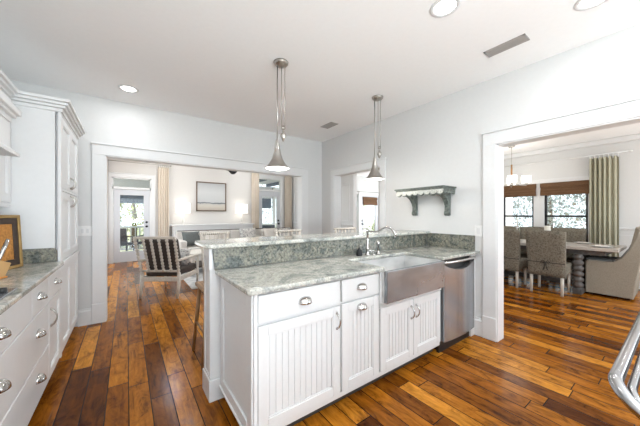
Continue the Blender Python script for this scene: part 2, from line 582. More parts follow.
for z in (0.5, 2.36):
    wf.box(-0.95, 2.95, -2.68, -2.63, z, z + 0.04)
struct('window_4', wf, M_trim)  # unseen kitchen window, added to carry the fill light
struct('wall_left', MB().box(XL - 0.13, XL, -2.7, YF, 0, H), M_wall)
XP, XO = -0.208, 2.63
w = MB()
w.box(XL - 0.13, XP, YF, YF + TW, 0, LC)
w.box(XP, XO, YF, YF + TW, ZH, LC)
w.box(XO, XR + TW, YF, YF + TW, 0, LC)
struct('wall_far', w, M_wall)
w = MB()
w.box(XR, XR + TW, -2.7, -0.95, 0, H)
w.box(XR, XR + TW, -0.95, 1.15, ZH, H)
w.box(XR, XR + TW, 1.15, 2.70, 0, H)
w.box(XR, XR + TW, 2.70, 3.79, ZH, H)
w.box(XR, XR + TW, 3.79, YF, 0, H)
struct('wall_right', w, M_wall)

def wall_x(name, y, x0, x1, z1, openings, mat, t=0.13):
    """wall standing across Y with rectangular openings (x0,x1,z0,z1)"""
    m = MB()
    cur = x0
    for (a, b, za, zb) in sorted(openings):
        m.box(cur, a, y, y + t, 0, z1)
        if za > 0: m.box(a, b, y, y + t, 0, za)
        m.box(a, b, y, y + t, zb, z1)
        cur = b
    m.box(cur, x1, y, y + t, 0, z1)
    return struct(name, m, mat)

D1 = (-0.32, 0.58); D2 = (3.84, 4.78); D3 = (6.92, 7.92)
wall_x('wall_living_back', YB, -0.75, 5.4, LC, [(D1[0], D1[1], 0, 2.34), (D2[0], D2[1], 0, 2.66)], M_warm)
struct('wall_living_left', MB().box(-0.75, -0.60, YF + TW, 5.2, 0, LC).box(-0.75, -0.60, 8.6, YB, 0, LC).box(-0.75, -0.60, 5.2, 8.6, 0, 0.4).box(-0.75, -0.60, 5.2, 8.6, 2.6, LC), M_warm)
struct('window_5', MB().box(-0.72, -0.68, 5.2, 8.6, 0.4, 0.45).box(-0.72, -0.68, 5.2, 8.6, 2.55, 2.6).box(-0.72, -0.68, 6.3, 6.35, 0.4, 2.6).box(-0.72, -0.68, 7.45, 7.5, 0.4, 2.6), M_trim)  # added unseen window, an opening for the living room fill
struct('wall_living_right', MB().box(5.25, 5.38, 5.6, YB, 0, LC), M_wall)
wall_x('wall_nook_far', 7.0, 5.38, 8.4, H, [(6.66, 6.82, 0.1, 2.06), (D3[0], D3[1], 0, 2.06)], M_wall)
struct('wall_nook_right', MB().box(8.27, 8.4, 2.8, 3.3, 0, H).box(8.27, 8.4, 6.6, 7.0, 0, H).box(8.27, 8.4, 3.3, 6.6, 0, 0.4).box(8.27, 8.4, 3.3, 6.6, 2.4, H), M_wall)
struct('window_6', MB().box(8.32, 8.36, 3.3, 6.6, 0.4, 0.45).box(8.32, 8.36, 3.3, 6.6, 2.35, 2.4).box(8.32, 8.36, 4.9, 4.95, 0.4, 2.4), M_trim)  # nook window added out of view for its fill light
struct('wall_nook_dining', MB().box(XR + TW, 8.4, 2.75, 2.86, 0, H), M_wall)
WN = [(1.99, 2.60), (1.13, 1.81)]
w = MB()
WB, WT = 0.14, 1.985
cur = -1.6
for a, b in sorted(WN):
    w.box(XD, XD + 0.13, cur, a, 0, H)
    w.box(XD, XD + 0.13, a, b, 0, WB)
    w.box(XD, XD + 0.13, a, b, WT, H)
    cur = b
w.box(XD, XD + 0.13, cur, 2.75, 0, H)
struct('wall_dining_window', w, M_wall)
struct('wall_dining_right', MB().box(XR + TW, 4.0, -1.73, -1.6, 0, H).box(7.0, XD + 0.13, -1.73, -1.6, 0, H).box(4.0, 7.0, -1.73, -1.6, 0, 0.35).box(4.0, 7.0, -1.73, -1.6, 2.35, H), M_wall)
struct('window_7', MB().box(4.0, 7.0, -1.69, -1.65, 0.35, 0.4).box(4.0, 7.0, -1.69, -1.65, 2.3, 2.35).box(5.48, 5.53, -1.69, -1.65, 0.35, 2.35), M_trim)  # added dining window, out of view, lets the fill in

# baseboards
def base_poly(h=0.19, t=0.02):
    return [(0, 0), (t, 0), (t, h - 0.03), (t * 0.55, h - 0.012), (t * 0.55, h), (0, h)]
def base_along_y(m, x, sgn, y0, y1, h=0.19):
    m.prism([(x + sgn * u, v) for u, v in base_poly(h)], y0, y1, 'Y')
    return m
def base_along_x(m, y, sgn, x0, x1, h=0.19):
    m.prism([(y + sgn * u, v) for u, v in base_poly(h)], x0, x1, 'X')
    return m
struct('baseboard_right', base_along_y(MB(), XR, -1, 1.275, 1.42), M_trim)
struct('baseboard_far', base_along_x(MB(), YF, -1, -0.46, XP - 0.125), M_trim)
struct('baseboard_living', base_along_x(base_along_x(base_along_x(MB(), YB, -1, -0.6, -0.45), YB, -1, 0.71, 3.70), YB, -1, 4.92, 5.25), M_trim)
struct('baseboard_dining', base_along_y(MB(), XD, -1, -1.6, 0.98), M_trim)

# casings of the two kitchen openings in the right wall and the wide one to the living room
def casing_y(m, x, sgn, y0, y1, ztop, w=0.125, t=0.022, legs=True):
    """casing on a wall face x (projecting sgn) round an opening y0..y1"""
    xa, xb = sorted((x, x + sgn * t))
    if legs:
        for a, b in ((y0 - w, y0), (y1, y1 + w)):
            m.box(xa, xb, a, b, 0, ztop, 0.003)
            xc, xd_ = sorted((x, x + sgn * (t + 0.008)))
            m.box(xc, xd_, a - 0.003, b + 0.003, 0, 0.235, 0.004)
    m.box(xa, xb, y0 - w, y1 + w, ztop, ztop + w, 0.003)
    xc, xd_ = sorted((x, x + sgn * (t + 0.014)))
    m.box(xc, xd_, y0 - w - 0.012, y1 + w + 0.012, ztop + w, ztop + w + 0.018, 0.004)
    return m
def casing_x(m, y, x0, x1, ztop, w=0.125, t=0.022):
    for a, b in ((x0 - w, x0), (x1, x1 + w)):
        m.box(a, b, y - t, y, 0, ztop, 0.003)
        m.box(a - 0.003, b + 0.003, y - t - 0.008, y, 0, 0.235, 0.004)
    m.box(x0 - w, x1 + w, y - t, y, ztop, ztop + w, 0.003)
    m.box(x0 - w - 0.012, x1 + w + 0.012, y - t - 0.014, y, ztop + w, ztop + w + 0.018, 0.004)
    return m
struct('trim_1', casing_y(MB(), XR, -1, -0.95, 1.15, ZH), M_trim)
m = casing_y(MB(), XR, -1, 2.70 + 0.001, 3.79, ZH, 0.10)
struct('trim_2', m, M_trim)
struct('trim_3', casing_x(MB(), YF, XP, XO, ZH), M_trim)
m = MB()   # jamb linings
m.box(XR - 0.01, XR + TW + 0.01, 1.138, 1.15, 0, ZH); m.box(XR - 0.01, XR + TW + 0.01, -0.95, 1.15, ZH - 0.012, ZH)
m.box(XP, XP + 0.012, YF - 0.01, YF + TW + 0.01, 0, ZH); m.box(XP, XO, YF - 0.01, YF + TW + 0.01, ZH - 0.012, ZH)
m.box(XO - 0.012, XO, YF - 0.01, YF + TW + 0.01, 0, ZH)
m.box(XR - 0.01, XR + TW + 0.01, 2.70, 2.712, 0, ZH); m.box(XR - 0.01, XR + TW + 0.01, 3.778, 3.79, 0, ZH)
m.box(XR - 0.01, XR + TW + 0.01, 2.70, 3.79, ZH - 0.012, ZH)
struct('trim_4', m, M_trim)
# chair rails, wainscot frames and crown beyond the openings
m = MB()
m.box(XD - 0.03, XD, -1.6, 1.0, 1.04, 1.08, 0.006)
for a, b in ((-1.3, -0.45), (-0.3, 0.85)):
    for q in ((a, b, 0.30, 0.315), (a, b, 0.93, 0.945), (a, a + 0.015, 0.30, 0.945), (b - 0.015, b, 0.30, 0.945)):
        m.box(XD - 0.012, XD, *q)
m.box(XD - 0.07, XD, -1.6, 2.75, H - 0.10, H, 0.02)
struct('trim_5', m, M_trim)
m = MB()
m.box(0.75, 3.68, YB - 0.03, YB, 0.96, 1.0, 0.006)
m.box(4.95, 5.25, YB - 0.03, YB, 1.0, 1.04, 0.006)
m.box(5.22, 5.25, 5.6, YB, 1.0, 1.04, 0.006)
for a, b in ((5.75, 6.6), (6.8, 7.8), (8.0, 8.9)):
    for q in ((a, b, 0.30, 0.32), (a, b, 0.90, 0.92), (a, a + 0.02, 0.30, 0.92), (b - 0.02, b, 0.30, 0.92),
              (a, b, 1.14, 1.16), (a, b, 2.2, 2.22), (a, a + 0.02, 1.14, 2.22), (b - 0.02, b, 1.14, 2.22)):
        m.box(5.235, 5.25, *q)
struct('trim_6', m, M_trim)

# glazed doors with transoms
def glazed_door(name, x0, x1, y, ztop, trans=None, gl=(0.30, 1.86), hinge=1):
    """door leaf in the opening x0..x1 of the wall at y, casing on the room side"""
    cz = trans or ztop
    m = casing_x(MB(), y, x0, x1, cz, 0.10, 0.025)
    fr = 0.035
    m.box(x0, x0 + fr, y, y + 0.12, 0, cz); m.box(x1 - fr, x1, y, y + 0.12, 0, cz); m.box(x0, x1, y, y + 0.12, cz - fr, cz)
    if trans:
        m.box(x0, x1, y, y + 0.12, ztop - 0.01, ztop + 0.05)
    d = struct(name, m, M_trim)
    a, b = x0 + fr + 0.004, x1 - fr - 0.004
    st = 0.14
    lf = MB()
    lf.box(a, a + st, y + 0.03, y + 0.075, 0.01, ztop - 0.015, 0.003); lf.box(b - st, b, y + 0.03, y + 0.075, 0.01, ztop - 0.015, 0.003)
    lf.box(a + st, b - st, y + 0.03, y + 0.075, 0.01, gl[0], 0.003); lf.box(a + st, b - st, y + 0.03, y + 0.075, gl[1], ztop - 0.015, 0.003)
    leaf = struct('door_leaf', lf, M_doorpaint, d)
    struct('pane', MB().box(a + st, b - st, y + 0.048, y + 0.056, gl[0], gl[1]), M_glass, leaf)
    if trans:
        struct('transom_pane', MB().box(x0 + fr, x1 - fr, y + 0.05, y + 0.058, ztop + 0.05, trans - fr), M_glass, d)
    hx = b - 0.07 if hinge > 0 else a + 0.07
    k = MB()
    k.lathe([(0, -0.008), (0.032, -0.008), (0.032, 0), (0.012, 0.002), (0.012, 0.03), (0.028, 0.038), (0.03, 0.055), (0.018, 0.066), (0, 0.068)], (0, 0, 0), 16, 'Y')
    k.bm.transform(Matrix.Translation((hx, y + 0.022, 0.98)) @ Matrix.Scale(-1, 4, (0, 1, 0)))
    k.lathe([(0, 0), (0.03, 0), (0.03, 0.018), (0, 0.02)], (hx, y + 0.012, 1.10), 16, 'Y')
    struct('door_knob', k, M_iron, leaf)
    return d
glazed_door('door_1', D1[0], D1[1], YB, 2.03, 2.34)
glazed_door('door_2', D2[0], D2[1], YB, 2.20, 2.66, (0.30, 2.0))
glazed_door('door_3', D3[0], D3[1], 7.0, 2.06, None, (0.25, 1.95), -1)
struct('window_3', MB().box(6.66, 6.82, 7.04, 7.05, 0.1, 2.06), M_glass)

# dining windows
for n, (a, b) in enumerate(WN):
    m = MB()
    for q in ((a - 0.09, a, WB, WT), (b, b + 0.09, WB, WT), (a - 0.09, b + 0.09, WT, WT + 0.09)):
        m.box(XD - 0.022, XD, *q, 0.003)
    m.box(XD - 0.05, XD, a - 0.11, b + 0.11, WB - 0.03, WB, 0.005)
    wn = struct('window_%d' % (n + 1), m, M_trim)
    f = MB()
    for q in ((a, a + 0.04, WB, WT), (b - 0.04, b, WB, WT), (a, b, WB, WB + 0.05), (a, b, WT - 0.05, WT), (a, b, 1.26, 1.30), (a, b, 0.68, 0.72)):
        f.box(XD + 0.04, XD + 0.085, *q)
    s = struct('sash', f, M_sash, wn)
    struct('pane', MB().box(XD + 0.06, XD + 0.066, a + 0.03, b - 0.03, WB + 0.03, WT - 0.03), M_glass, s)

# outdoors
struct('ground', MB().box(-30, 40, -20, 45, -0.5, -0.2), M_grass)
struct('floor_porch', MB().box(-2, 8, YB + 0.15, 11.6, -0.15, -0.01), M_porch)
struct('ceiling_porch', MB().box(-2, 8, YB + 0.15, 11.7, 2.75, 2.9), M_porchwhite)
m = MB()
for x in (-1.2, -0.1, 0.35, 0.8, 3.0, 4.2, 5.3):
    m.box(x, x + 0.1, YB + 0.2, 11.6, 2.62, 2.75)
struct('trim_9', m, M_porchblue)
struct('trim_10', MB().box(-2, 8, 11.45, 11.6, 2.08, 2.62), M_porchwhite)
def railing(x0, x1, label):
    t = thing('porch_railing', label, 'railing', ((x0 + x1) / 2, 11.4, -0.01))
    part('rail', MB().box(x0, x1, 11.36, 11.44, 0.86, 0.92, 0.01).box(x0, x1, 11.37, 11.43, 0.10, 0.15, 0.01), M_trim, t)
    m = MB()
    n = int((x1 - x0) / 0.12)
    for i in range(n):
        x = x0 + (i + 0.5) * (x1 - x0) / n
        m.box(x - 0.016, x + 0.016, 11.385, 11.415, 0.13, 0.88)
    part('balusters', m, M_trim, t)
    for x in (x0, x1):
        part('post', MB().box(x - 0.06, x + 0.06, 11.34, 11.44, -0.01, 2.62, 0.006), M_trim, t)
solo('porch_blind', MB().box(-0.85, 0.9, 11.47, 11.53, 1.72, 2.08, 0.01), M_porchblue, 'dark blue rolled blind under the porch beam, beyond the far left glass door', 'blind')
solo('porch_blind', MB().box(4.35, 4.85, 11.47, 11.53, 1.62, 2.08, 0.01), M_porchblue, 'dark blue rolled blind under the porch beam, left one beyond the second glass door', 'blind')
solo('porch_blind', MB().box(5.0, 5.5, 11.47, 11.53, 1.62, 2.08, 0.01), M_porchblue, 'dark blue rolled blind under the porch beam, right one beyond the second glass door', 'blind')
railing(-0.95, 0.95, 'white porch railing seen through the glass door at far left')
railing(3.5, 5.6, 'white porch railing seen through the second glass door behind the sofa')

# ================================================================== CABINET PARTS
def pull_bow(m, u, v0, v1, out=0.03):
    """bow handle, vertical, in front of y=0 at x=u"""
    pts = []
    for i in range(13):
        t = i / 12
        pts.append((u, -0.004 - out * math.sin(PI * t) ** 0.7, v0 + (v1 - v0) * t))
    m.tube(pts, [0.0045 + 0.0025 * abs(math.cos(PI * i / 12)) for i in range(13)], 8)
    for v in (v0, v1):
        m.lathe([(0, 0), (0.011, 0), (0.009, 0.006), (0.0, 0.007)], (u, 0, v), 12, 'Y')
        m.sphere((u, -0.004, v), 0.009, (1, 0.7, 1), 10, 6)
    return m
def pull_cup(m, u, v, w=0.090, h=0.040, d=0.038):
    """bin pull: half dome shell opening downwards, with a flange"""
    b = bmesh.new()
    nu, nv = 16, 8
    rows = []
    for j in range(nv + 1):
        ph = PI / 2 * j / nv
        row = []
        for i in range(nu + 1):
            th = PI * i / nu
            row.append(b.verts.new((u + w / 2 * math.cos(th), -d * math.sin(th) * math.cos(ph * 0.98), v + h * math.sin(th) ** 0.5 * math.sin(ph) if 0 < i < nu else v)))
        rows.append(row)
    for j in range(nv):
        for i in range(nu):
            b.faces.new((rows[j][i], rows[j][i + 1], rows[j + 1][i + 1], rows[j + 1][i]))
    bmesh.ops.remove_doubles(b, verts=b.verts, dist=1e-5)
    bmesh.ops.recalc_face_normals(b, faces=b.faces)
    bmesh.ops.solidify(b, geom=b.faces[:], thickness=0.0025)
    m._add(b, True)
    return m
def front_panel(m, u0, u1, v0, v1, t=0.018):
    """flat drawer front with an eased edge"""
    return m.box(u0, u1, 0, t, v0, v1, 0.004)
def shaker(m, u0, u1, v0, v1, st=0.058, t=0.020, bead=True):
    m.box(u0, u0 + st, 0, t, v0, v1, 0.003); m.box(u1 - st, u1, 0, t, v0, v1, 0.003)
    m.box(u0 + st, u1 - st, 0, t, v0, v0 + st, 0.003); m.box(u0 + st, u1 - st, 0, t, v1 - st, v1, 0.003)
    a, b, c, d = u0 + st, u1 - st, v0 + st, v1 - st
    m.box(a - 0.002, b + 0.002, 0.013, t, c - 0.002, d + 0.002)
    for q in ((a, a + 0.008, c, d), (b - 0.008, b, c, d), (a, b, c, c + 0.008), (a, b, d - 0.008, d)):
        m.box(q[0], q[1], 0.004, 0.014, q[2], q[3])
    if bead:
        n = max(2, round((b - a - 0.016) / 0.04))
        wd = (b - a - 0.016) / n
        for i in range(n):
            m.box(a + 0.008 + i * wd + 0.0028, a + 0.008 + (i + 1) * wd - 0.0028, 0.008, 0.0135, c + 0.008, d - 0.008, 0.0015, 1)
    return m

FY = 1.345                                    # front plane of the peninsula doors
FXY = Matrix.Translation((0, FY, 0))
LX = -0.445                                   # front plane of the left run
FLX = Matrix.Translation((LX, 0, 0)) @ Matrix.Rotation(PI / 2, 4, 'Z')

# ================================================================== PENINSULA
m = MB()
m.box(0.478, XR - 0.004, 1.957, 2.13, 0, 1.068)
m.box(0.462, 0.478, 1.945, 2.142, 0, 0.15, 0.004); m.box(0.462, 0.60, 1.938, 1.957, 0, 0.15, 0.004)
m.box(0.470, XR - 0.004, 2.13, 2.146, 0, 0.15, 0.004)
m.box(0.470, 0.478, 1.957, 2.13, 0.15, 0.17, 0.003); m.box(0.470, 0.478, 1.957, 1.985, 0.17, 1.06, 0.003); m.box(0.470, 0.478, 2.10, 2.13, 0.17, 1.06, 0.003)
m.box(0.470, 0.478, 1.985, 2.10, 1.0, 1.06, 0.003)
m.box(0.462, 0.485, 1.940, 1.957, 0.92, 1.068, 0.003)
struct('wall_peninsula', m, M_trim)

def carcass(m, x0, x1, mids=(), z0=0.10, z1=0.883, left_end=False):
    """face frame and box of a base cabinet in the peninsula, doors stand off FY"""
    y = FY + 0.021
    m.box(x0, x1, y, 1.93, z0, z1)
    return m
t = thing('base_cabinet', 'white base cabinet at the peninsula end with a wide drawer over a large beadboard door', 'cabinet', (0.84, 1.62, 0))
c = carcass(MB(), 0.545, 1.150)
c.box(0.545, 0.566, FY - 0.001, FY + 0.021, 0.10, 0.883, 0.002)
c.box(0.535, 0.545, FY + 0.01, FY + 0.075, 0.10, 0.883, 0.002); c.box(0.535, 0.545, 1.87, 1.935, 0.10, 0.883, 0.002)
c.box(0.535, 0.545, FY + 0.075, 1.87, 0.80, 0.883, 0.002); c.box(0.532, 0.545, FY + 0.075, 1.87, 0.10, 0.17, 0.004)
c.box(0.525, 0.545, FY + 0.02, 1.935, 0.09, 0.105, 0.003)
part('body', c, M_cab, t)
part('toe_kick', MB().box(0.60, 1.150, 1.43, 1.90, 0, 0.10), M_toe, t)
d = part('drawer', front_panel(MB(FXY), 0.570, 1.142, 0.716, 0.868), M_cab, t)
part('cup_pull', pull_cup(MB(FXY), 0.866, 0.775), M_chrome, d)
d = part('door', shaker(MB(FXY), 0.570, 1.142, 0.125, 0.700), M_cab, t)
part('bow_pull', pull_bow(MB(FXY), 1.113, 0.56, 0.66), M_chrome, d)

t = thing('base_cabinet', 'narrow white base cabinet beside the sink, small drawer over a beadboard pull-out front', 'cabinet', (1.34, 1.62, 0))
part('body', carcass(MB(), 1.152, 1.528), M_cab, t)
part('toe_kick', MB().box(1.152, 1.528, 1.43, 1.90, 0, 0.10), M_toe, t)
d = part('drawer', front_panel(MB(FXY), 1.160, 1.518, 0.720, 0.868), M_cab, t)
part('cup_pull', pull_cup(MB(FXY), 1.338, 0.785), M_chrome, d)
d = part('door', shaker(MB(FXY), 1.160, 1.518, 0.125, 0.706), M_cab, t)
part('cup_pull', pull_cup(MB(FXY), 1.338, 0.645), M_chrome, d)

t = thing('sink_base_cabinet', 'white sink base cabinet with two beadboard doors under the steel apron sink', 'cabinet', (1.94, 1.62, 0))
c = MB()
c.box(1.530, 2.372, FY + 0.021, 1.93, 0.10, 0.62)
c.box(1.530, 1.548, FY - 0.002, 1.93, 0.62, 0.883, 0.002); c.box(2.352, 2.372, FY - 0.002, 1.93, 0.62, 0.883, 0.002)
c.box(1.530, 2.372, FY - 0.002, FY + 0.03, 0.606, 0.638, 0.002)
part('body', c, M_cab, t)
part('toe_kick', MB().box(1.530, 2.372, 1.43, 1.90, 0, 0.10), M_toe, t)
for a, b, hx in ((1.540, 1.943, 1.912), (1.949, 2.362, 1.980)):
    d = part('door', shaker(MB(FXY), a, b, 0.125, 0.600), M_cab, t)
    part('bow_pull', pull_bow(MB(FXY), hx, 0.445, 0.545), M_chrome, d)
struct('trim_7', MB().box(0.552, 2.372, FY + 0.012, FY + 0.035, 0.085, 0.118, 0.004), M_cab)

# apron sink
t = thing('apron_sink', 'stainless steel farmhouse sink with a deep apron front set in the granite worktop', 'sink', (1.94, 1.52, 0.64))
m = MB()
x0, x1, y0, y1, z0, z1 = 1.552, 2.348, 1.295, 1.735, 0.643, 0.884
m.box(x0, x1, y0, y0 + 0.03, z0, z1, 0.006)
part('apron', m, M_steel, t)
m = MB()
m.box(x0, x0 + 0.02, y0 + 0.03, y1, z0, z1); m.box(x1 - 0.02, x1, y0 + 0.03, y1, z0, z1); m.box(x0, x1, y1 - 0.02, y1, z0, z1)
m.box(x0 + 0.02, x1 - 0.02, y0 + 0.03, y1 - 0.02, z0, z0 + 0.015)
part('basin', m, M_basin, t)
part('drain', MB().lathe([(0, 0.003), (0.03, 0.003), (0.045, 0.004), (0.047, 0)], (1.95, 1.55, z0 + 0.015), 20), M_chrome, t)

# dishwasher
t = thing('dishwasher', 'stainless steel dishwasher with a bowed front between the sink doors and the wall', 'dishwasher', (2.69, 1.62, 0))
part('body', MB().box(2.380, 2.985, 1.39, 1.92, 0.10, 0.875), M_black, t)
m = MB()
yb = 1.385
def bow(u): return 1.322 - 0.022 * (1 - ((u - 2.6825) / 0.3) ** 2)
us = [2.385 + 0.595 * i / 14 for i in range(15)]
b = bmesh.new()
rows = []
for k, u in enumerate(us):
    zt = 0.838 - 0.066 * math.sin(PI * k / 14) ** 0.75
    rows.append([b.verts.new((u, bow(u), 0.118 + (zt - 0.118) * q / 6)) for q in range(7)] + [b.verts.new((u, yb - 0.02, zt)), b.verts.new((u, yb - 0.02, 0.118))])
for A, B in zip(rows, rows[1:]):
    for q in range(9):
        b.faces.new((A[q], B[q], B[(q + 1) % 9], A[(q + 1) % 9]))
b.faces.new(rows[0]); b.faces.new(rows[-1][::-1])
bmesh.ops.recalc_face_normals(b, faces=b.faces)
m._add(b)
part('front_panel', m, M_steel_v, t)
part('handle_pocket', MB().box(2.386, 2.979, 1.372, 1.384, 0.765, 0.868), M_black, t)
hp = [(2.388 + 0.589 * i / 14, bow(2.388 + 0.589 * i / 14) - 0.002, 0.856) for i in range(15)]
part('handle', MB().tube(hp, 0.0125, 10), M_chrome, t)
part('toe_kick', MB().box(2.385, 2.98, 1.375, 1.40, 0.0, 0.112), M_black, t)
struct('trim_8', MB().box(2.988, XR - 0.001, 1.36, 1.40, 0, 0.883), M_cab)

# worktop
def arc(cx, cy, r, a0, a1, n=5):
    return [(cx + r * math.cos(math.radians(a0 + (a1 - a0) * i / n)), cy + r * math.sin(math.radians(a0 + (a1 - a0) * i / n))) for i in range(n + 1)]
pol = arc(0.50 + 0.03, 1.305 + 0.03, 0.03, 180, 270) + arc(1.55 - 0.02, 1.305 + 0.02, 0.02, 270, 360) + [(1.55, 1.71), (1.56, 1.725), (2.34, 1.725), (2.35, 1.71)] + \
    arc(2.35 + 0.015, 1.305 + 0.015, 0.015, 180, 270) + [(3.075, 1.305), (3.075, 1.93), (0.50, 1.93)]
solo('worktop', MB().prism(pol, 0.886, 0.916, 'Z', 0.009, 3), M_granite, 'polished green-grey granite worktop wrapping the apron sink', 'countertop')
solo('bar_countertop', MB().prism(arc(0.425 + 0.05, 1.885 + 0.05, 0.05, 180, 270) + [(XR - 0.004, 1.885), (XR - 0.004, 2.31)] + arc(0.425 + 0.09, 2.31 - 0.09, 0.09, 90, 180), 1.070, 1.101, 'Z', 0.010, 3),
     M_granite, 'raised granite breakfast bar top with a rounded end along the peninsula', 'countertop')
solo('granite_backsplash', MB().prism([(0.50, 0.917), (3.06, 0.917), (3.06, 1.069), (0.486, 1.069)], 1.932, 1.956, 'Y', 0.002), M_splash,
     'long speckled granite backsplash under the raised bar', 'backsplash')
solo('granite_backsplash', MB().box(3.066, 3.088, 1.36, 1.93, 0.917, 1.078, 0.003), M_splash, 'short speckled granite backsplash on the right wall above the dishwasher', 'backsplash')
t = thing('outlet_plate', 'granite coloured outlet cover on the bar backsplash', 'outlet', (0.80, 1.925, 0.965))
part('plate', MB().box(0.742, 0.858, 1.926, 1.932, 0.965, 1.035, 0.002), M_splash, t)
m = MB()
for x in (0.765, 0.810):
    m.box(x, x + 0.026, 1.924, 1.928, 0.975, 1.025, 0.002)
part('socket', m, M_splash, t)

# faucet and its companions
t = thing('bridge_faucet', 'polished nickel bridge faucet with a curved swan spout behind the sink', 'faucet', (1.88, 1.80, 0.916))
m = MB()
bx, by = 1.87, 1.80
m.lathe([(0, 0), (0.028, 0), (0.026, 0.01), (0.016, 0.02), (0.014, 0.05), (0.018, 0.055), (0.018, 0.07), (0.011, 0.078), (0.010, 0.22), (0.014, 0.226), (0.012, 0.25), (0.0, 0.254)], (bx, by, 0.916), 18)
part('body', m, M_chrome, t)
m = MB()
m.tube([(bx, by, 0.955), (bx + 0.07, by - 0.01, 0.955), (bx + 0.075, by - 0.01, 0.94), (bx + 0.075, by - 0.01, 0.917)], 0.012, 10)
m.lathe([(0, 0), (0.022, 0), (0.02, 0.008), (0.012, 0.012)], (bx + 0.075, by - 0.01, 0.916), 14)
part('bridge', m, M_chrome, t)
pts = []
prof = [(0, 1.150), (0.03, 1.148), (0.07, 1.144), (0.11, 1.150), (0.145, 1.172), (0.18, 1.190), (0.215, 1.186), (0.245, 1.165), (0.262, 1.135), (0.268, 1.10)]
dx, dy = 0.40, -0.9165
for s, z in prof:
    pts.append((bx + dx * s, by + dy * s, z))
part('spout', MB().tube(pts, [0.009] * 7 + [0.010, 0.011, 0.012], 12), M_chrome, t)
part('lever', MB().tube([(bx, by, 1.168), (bx - 0.03, by + 0.004, 1.172), (bx - 0.06, by + 0.006, 1.168)], [0.006, 0.005, 0.008], 8), M_chrome, t)
t = thing('side_sprayer', 'slim nickel side sprayer to the right of the faucet', 'sprayer', (2.02, 1.80, 0.916))
part('base', MB().lathe([(0, 0), (0.022, 0), (0.02, 0.01), (0.013, 0.016), (0.013, 0.03), (0, 0.03)], (2.02, 1.80, 0.916), 16), M_chrome, t)
part('head', MB().lathe([(0, 0.03), (0.010, 0.03), (0.008, 0.07), (0.013, 0.09), (0.016, 0.115), (0.010, 0.13), (0, 0.132)], (2.02, 1.80, 0.916), 16), M_chrome, t)
t = thing('soap_bottle', 'small dark soap dispenser to the left of the faucet', 'soap dispenser', (1.79, 1.83, 0.916))
part('bottle', MB().lathe([(0, 0), (0.028, 0), (0.030, 0.01), (0.028, 0.05), (0.012, 0.062), (0.010, 0.07), (0, 0.07)], (1.79, 1.83, 0.916), 16), M_iron, t)
part('pump', MB().tube([(1.79, 1.83, 0.985), (1.79, 1.83, 1.01), (1.79, 1.80, 1.01)], 0.005, 8), M_chrome, t)

# ================================================================== LEFT RUN
t = thing('drawer_cabinet', 'white left-hand base cabinet with two top drawers over two wide drawers', 'cabinet', (-0.76, 1.8, 0))
part('body', MB().box(-1.085, LX - 0.021, 0.9, 2.660, 0.10, 0.883), M_cab, t)
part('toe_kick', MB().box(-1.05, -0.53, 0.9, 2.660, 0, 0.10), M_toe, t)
fr = []
def left_drawer(u0, u1, v0, v1, pulls):
    d = part('drawer', front_panel(MB(FLX), u0, u1, v0, v1), M_cab, t)
    for u, v in pulls:
        part('cup_pull', pull_cup(MB(FLX), u, v), M_chrome, d)
left_drawer(1.40, 2.238, 0.690, 0.868, [(1.735, 0.775)])
left_drawer(2.246, 2.655, 0.690, 0.868, [(2.40, 0.775)])
left_drawer(1.40, 2.655, 0.392, 0.682, [(1.735, 0.55), (2.37, 0.55)])
left_drawer(1.40, 2.655, 0.125, 0.384, [(1.735, 0.27), (2.37, 0.27)])
left_drawer(0.91, 1.392, 0.125, 0.868, [])
t = thing('base_cabinet', 'white left-hand base cabinet next to the pantry, one drawer over one door', 'cabinet', (-0.76, 2.87, 0))
part('body', MB().box(-1.085, LX - 0.021, 2.662, 3.088, 0.10, 0.883), M_cab, t)
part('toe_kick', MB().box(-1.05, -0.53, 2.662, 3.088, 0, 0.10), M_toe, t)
left_drawer(2.667, 3.083, 0.690, 0.868, [(2.875, 0.775)])
d = part('door', shaker(MB(FLX), 2.667, 3.083, 0.125, 0.682, bead=False), M_cab, t)
part('bow_pull', pull_bow(MB(FLX), 2.71, 0.50, 0.62), M_nickel, d)

# tall pantry
t = thing('pantry_cabinet', 'tall white pantry cabinet with paired doors and crown at the end of the left run', 'cabinet', (-0.76, 3.58, 0))
m = MB().box(-1.085, LX - 0.036, 3.092, 4.07, 0.10, 2.165).box(-1.085, LX - 0.021, 3.14, 4.07, 0.10, 2.165)
m.box(LX - 0.021, LX, 3.092, 3.135, 0.10, 2.165, 0.002)
m.box(LX - 0.021, LX, 4.03, 4.07, 0.10, 2.20, 0.002)
m.box(LX - 0.021, LX, 3.135, 4.03, 2.15, 2.20, 0.002)
m.box(LX - 0.021, LX + 0.012, 3.10, 4.07, 0.872, 0.905, 0.003)
m.box(LX - 0.021, LX + 0.004, 3.10, 4.07, 1.508, 1.528, 0.002)
part('body', m, M_cab, t)
part('toe_kick', MB().box(-1.05, -0.50, 3.092, 4.07, 0, 0.10), M_cab, t)
for (v0, v1, hv) in ((0.125, 0.866, (0.70, 0.80)), (0.912, 1.504, (1.385, 1.485)), (1.532, 2.145, (1.56, 1.66))):
    for u0, u1, hu in ((3.138, 3.580, 3.545), (3.584, 4.028, 3.62)):
        d = part('door', shaker(MB(FLX), u0, u1, v0, v1, 0.06, bead=False), M_cab, t)
        if v0 > 0.5:
            part('bow_pull', pull_bow(MB(FLX), hu, *hv), M_nickel, d)
m = MB()
prof = [(0, 0), (0.012, 0), (0.014, 0.02), (0.030, 0.035), (0.045, 0.065), (0.062, 0.078), (0.064, 0.10), (0, 0.10)]
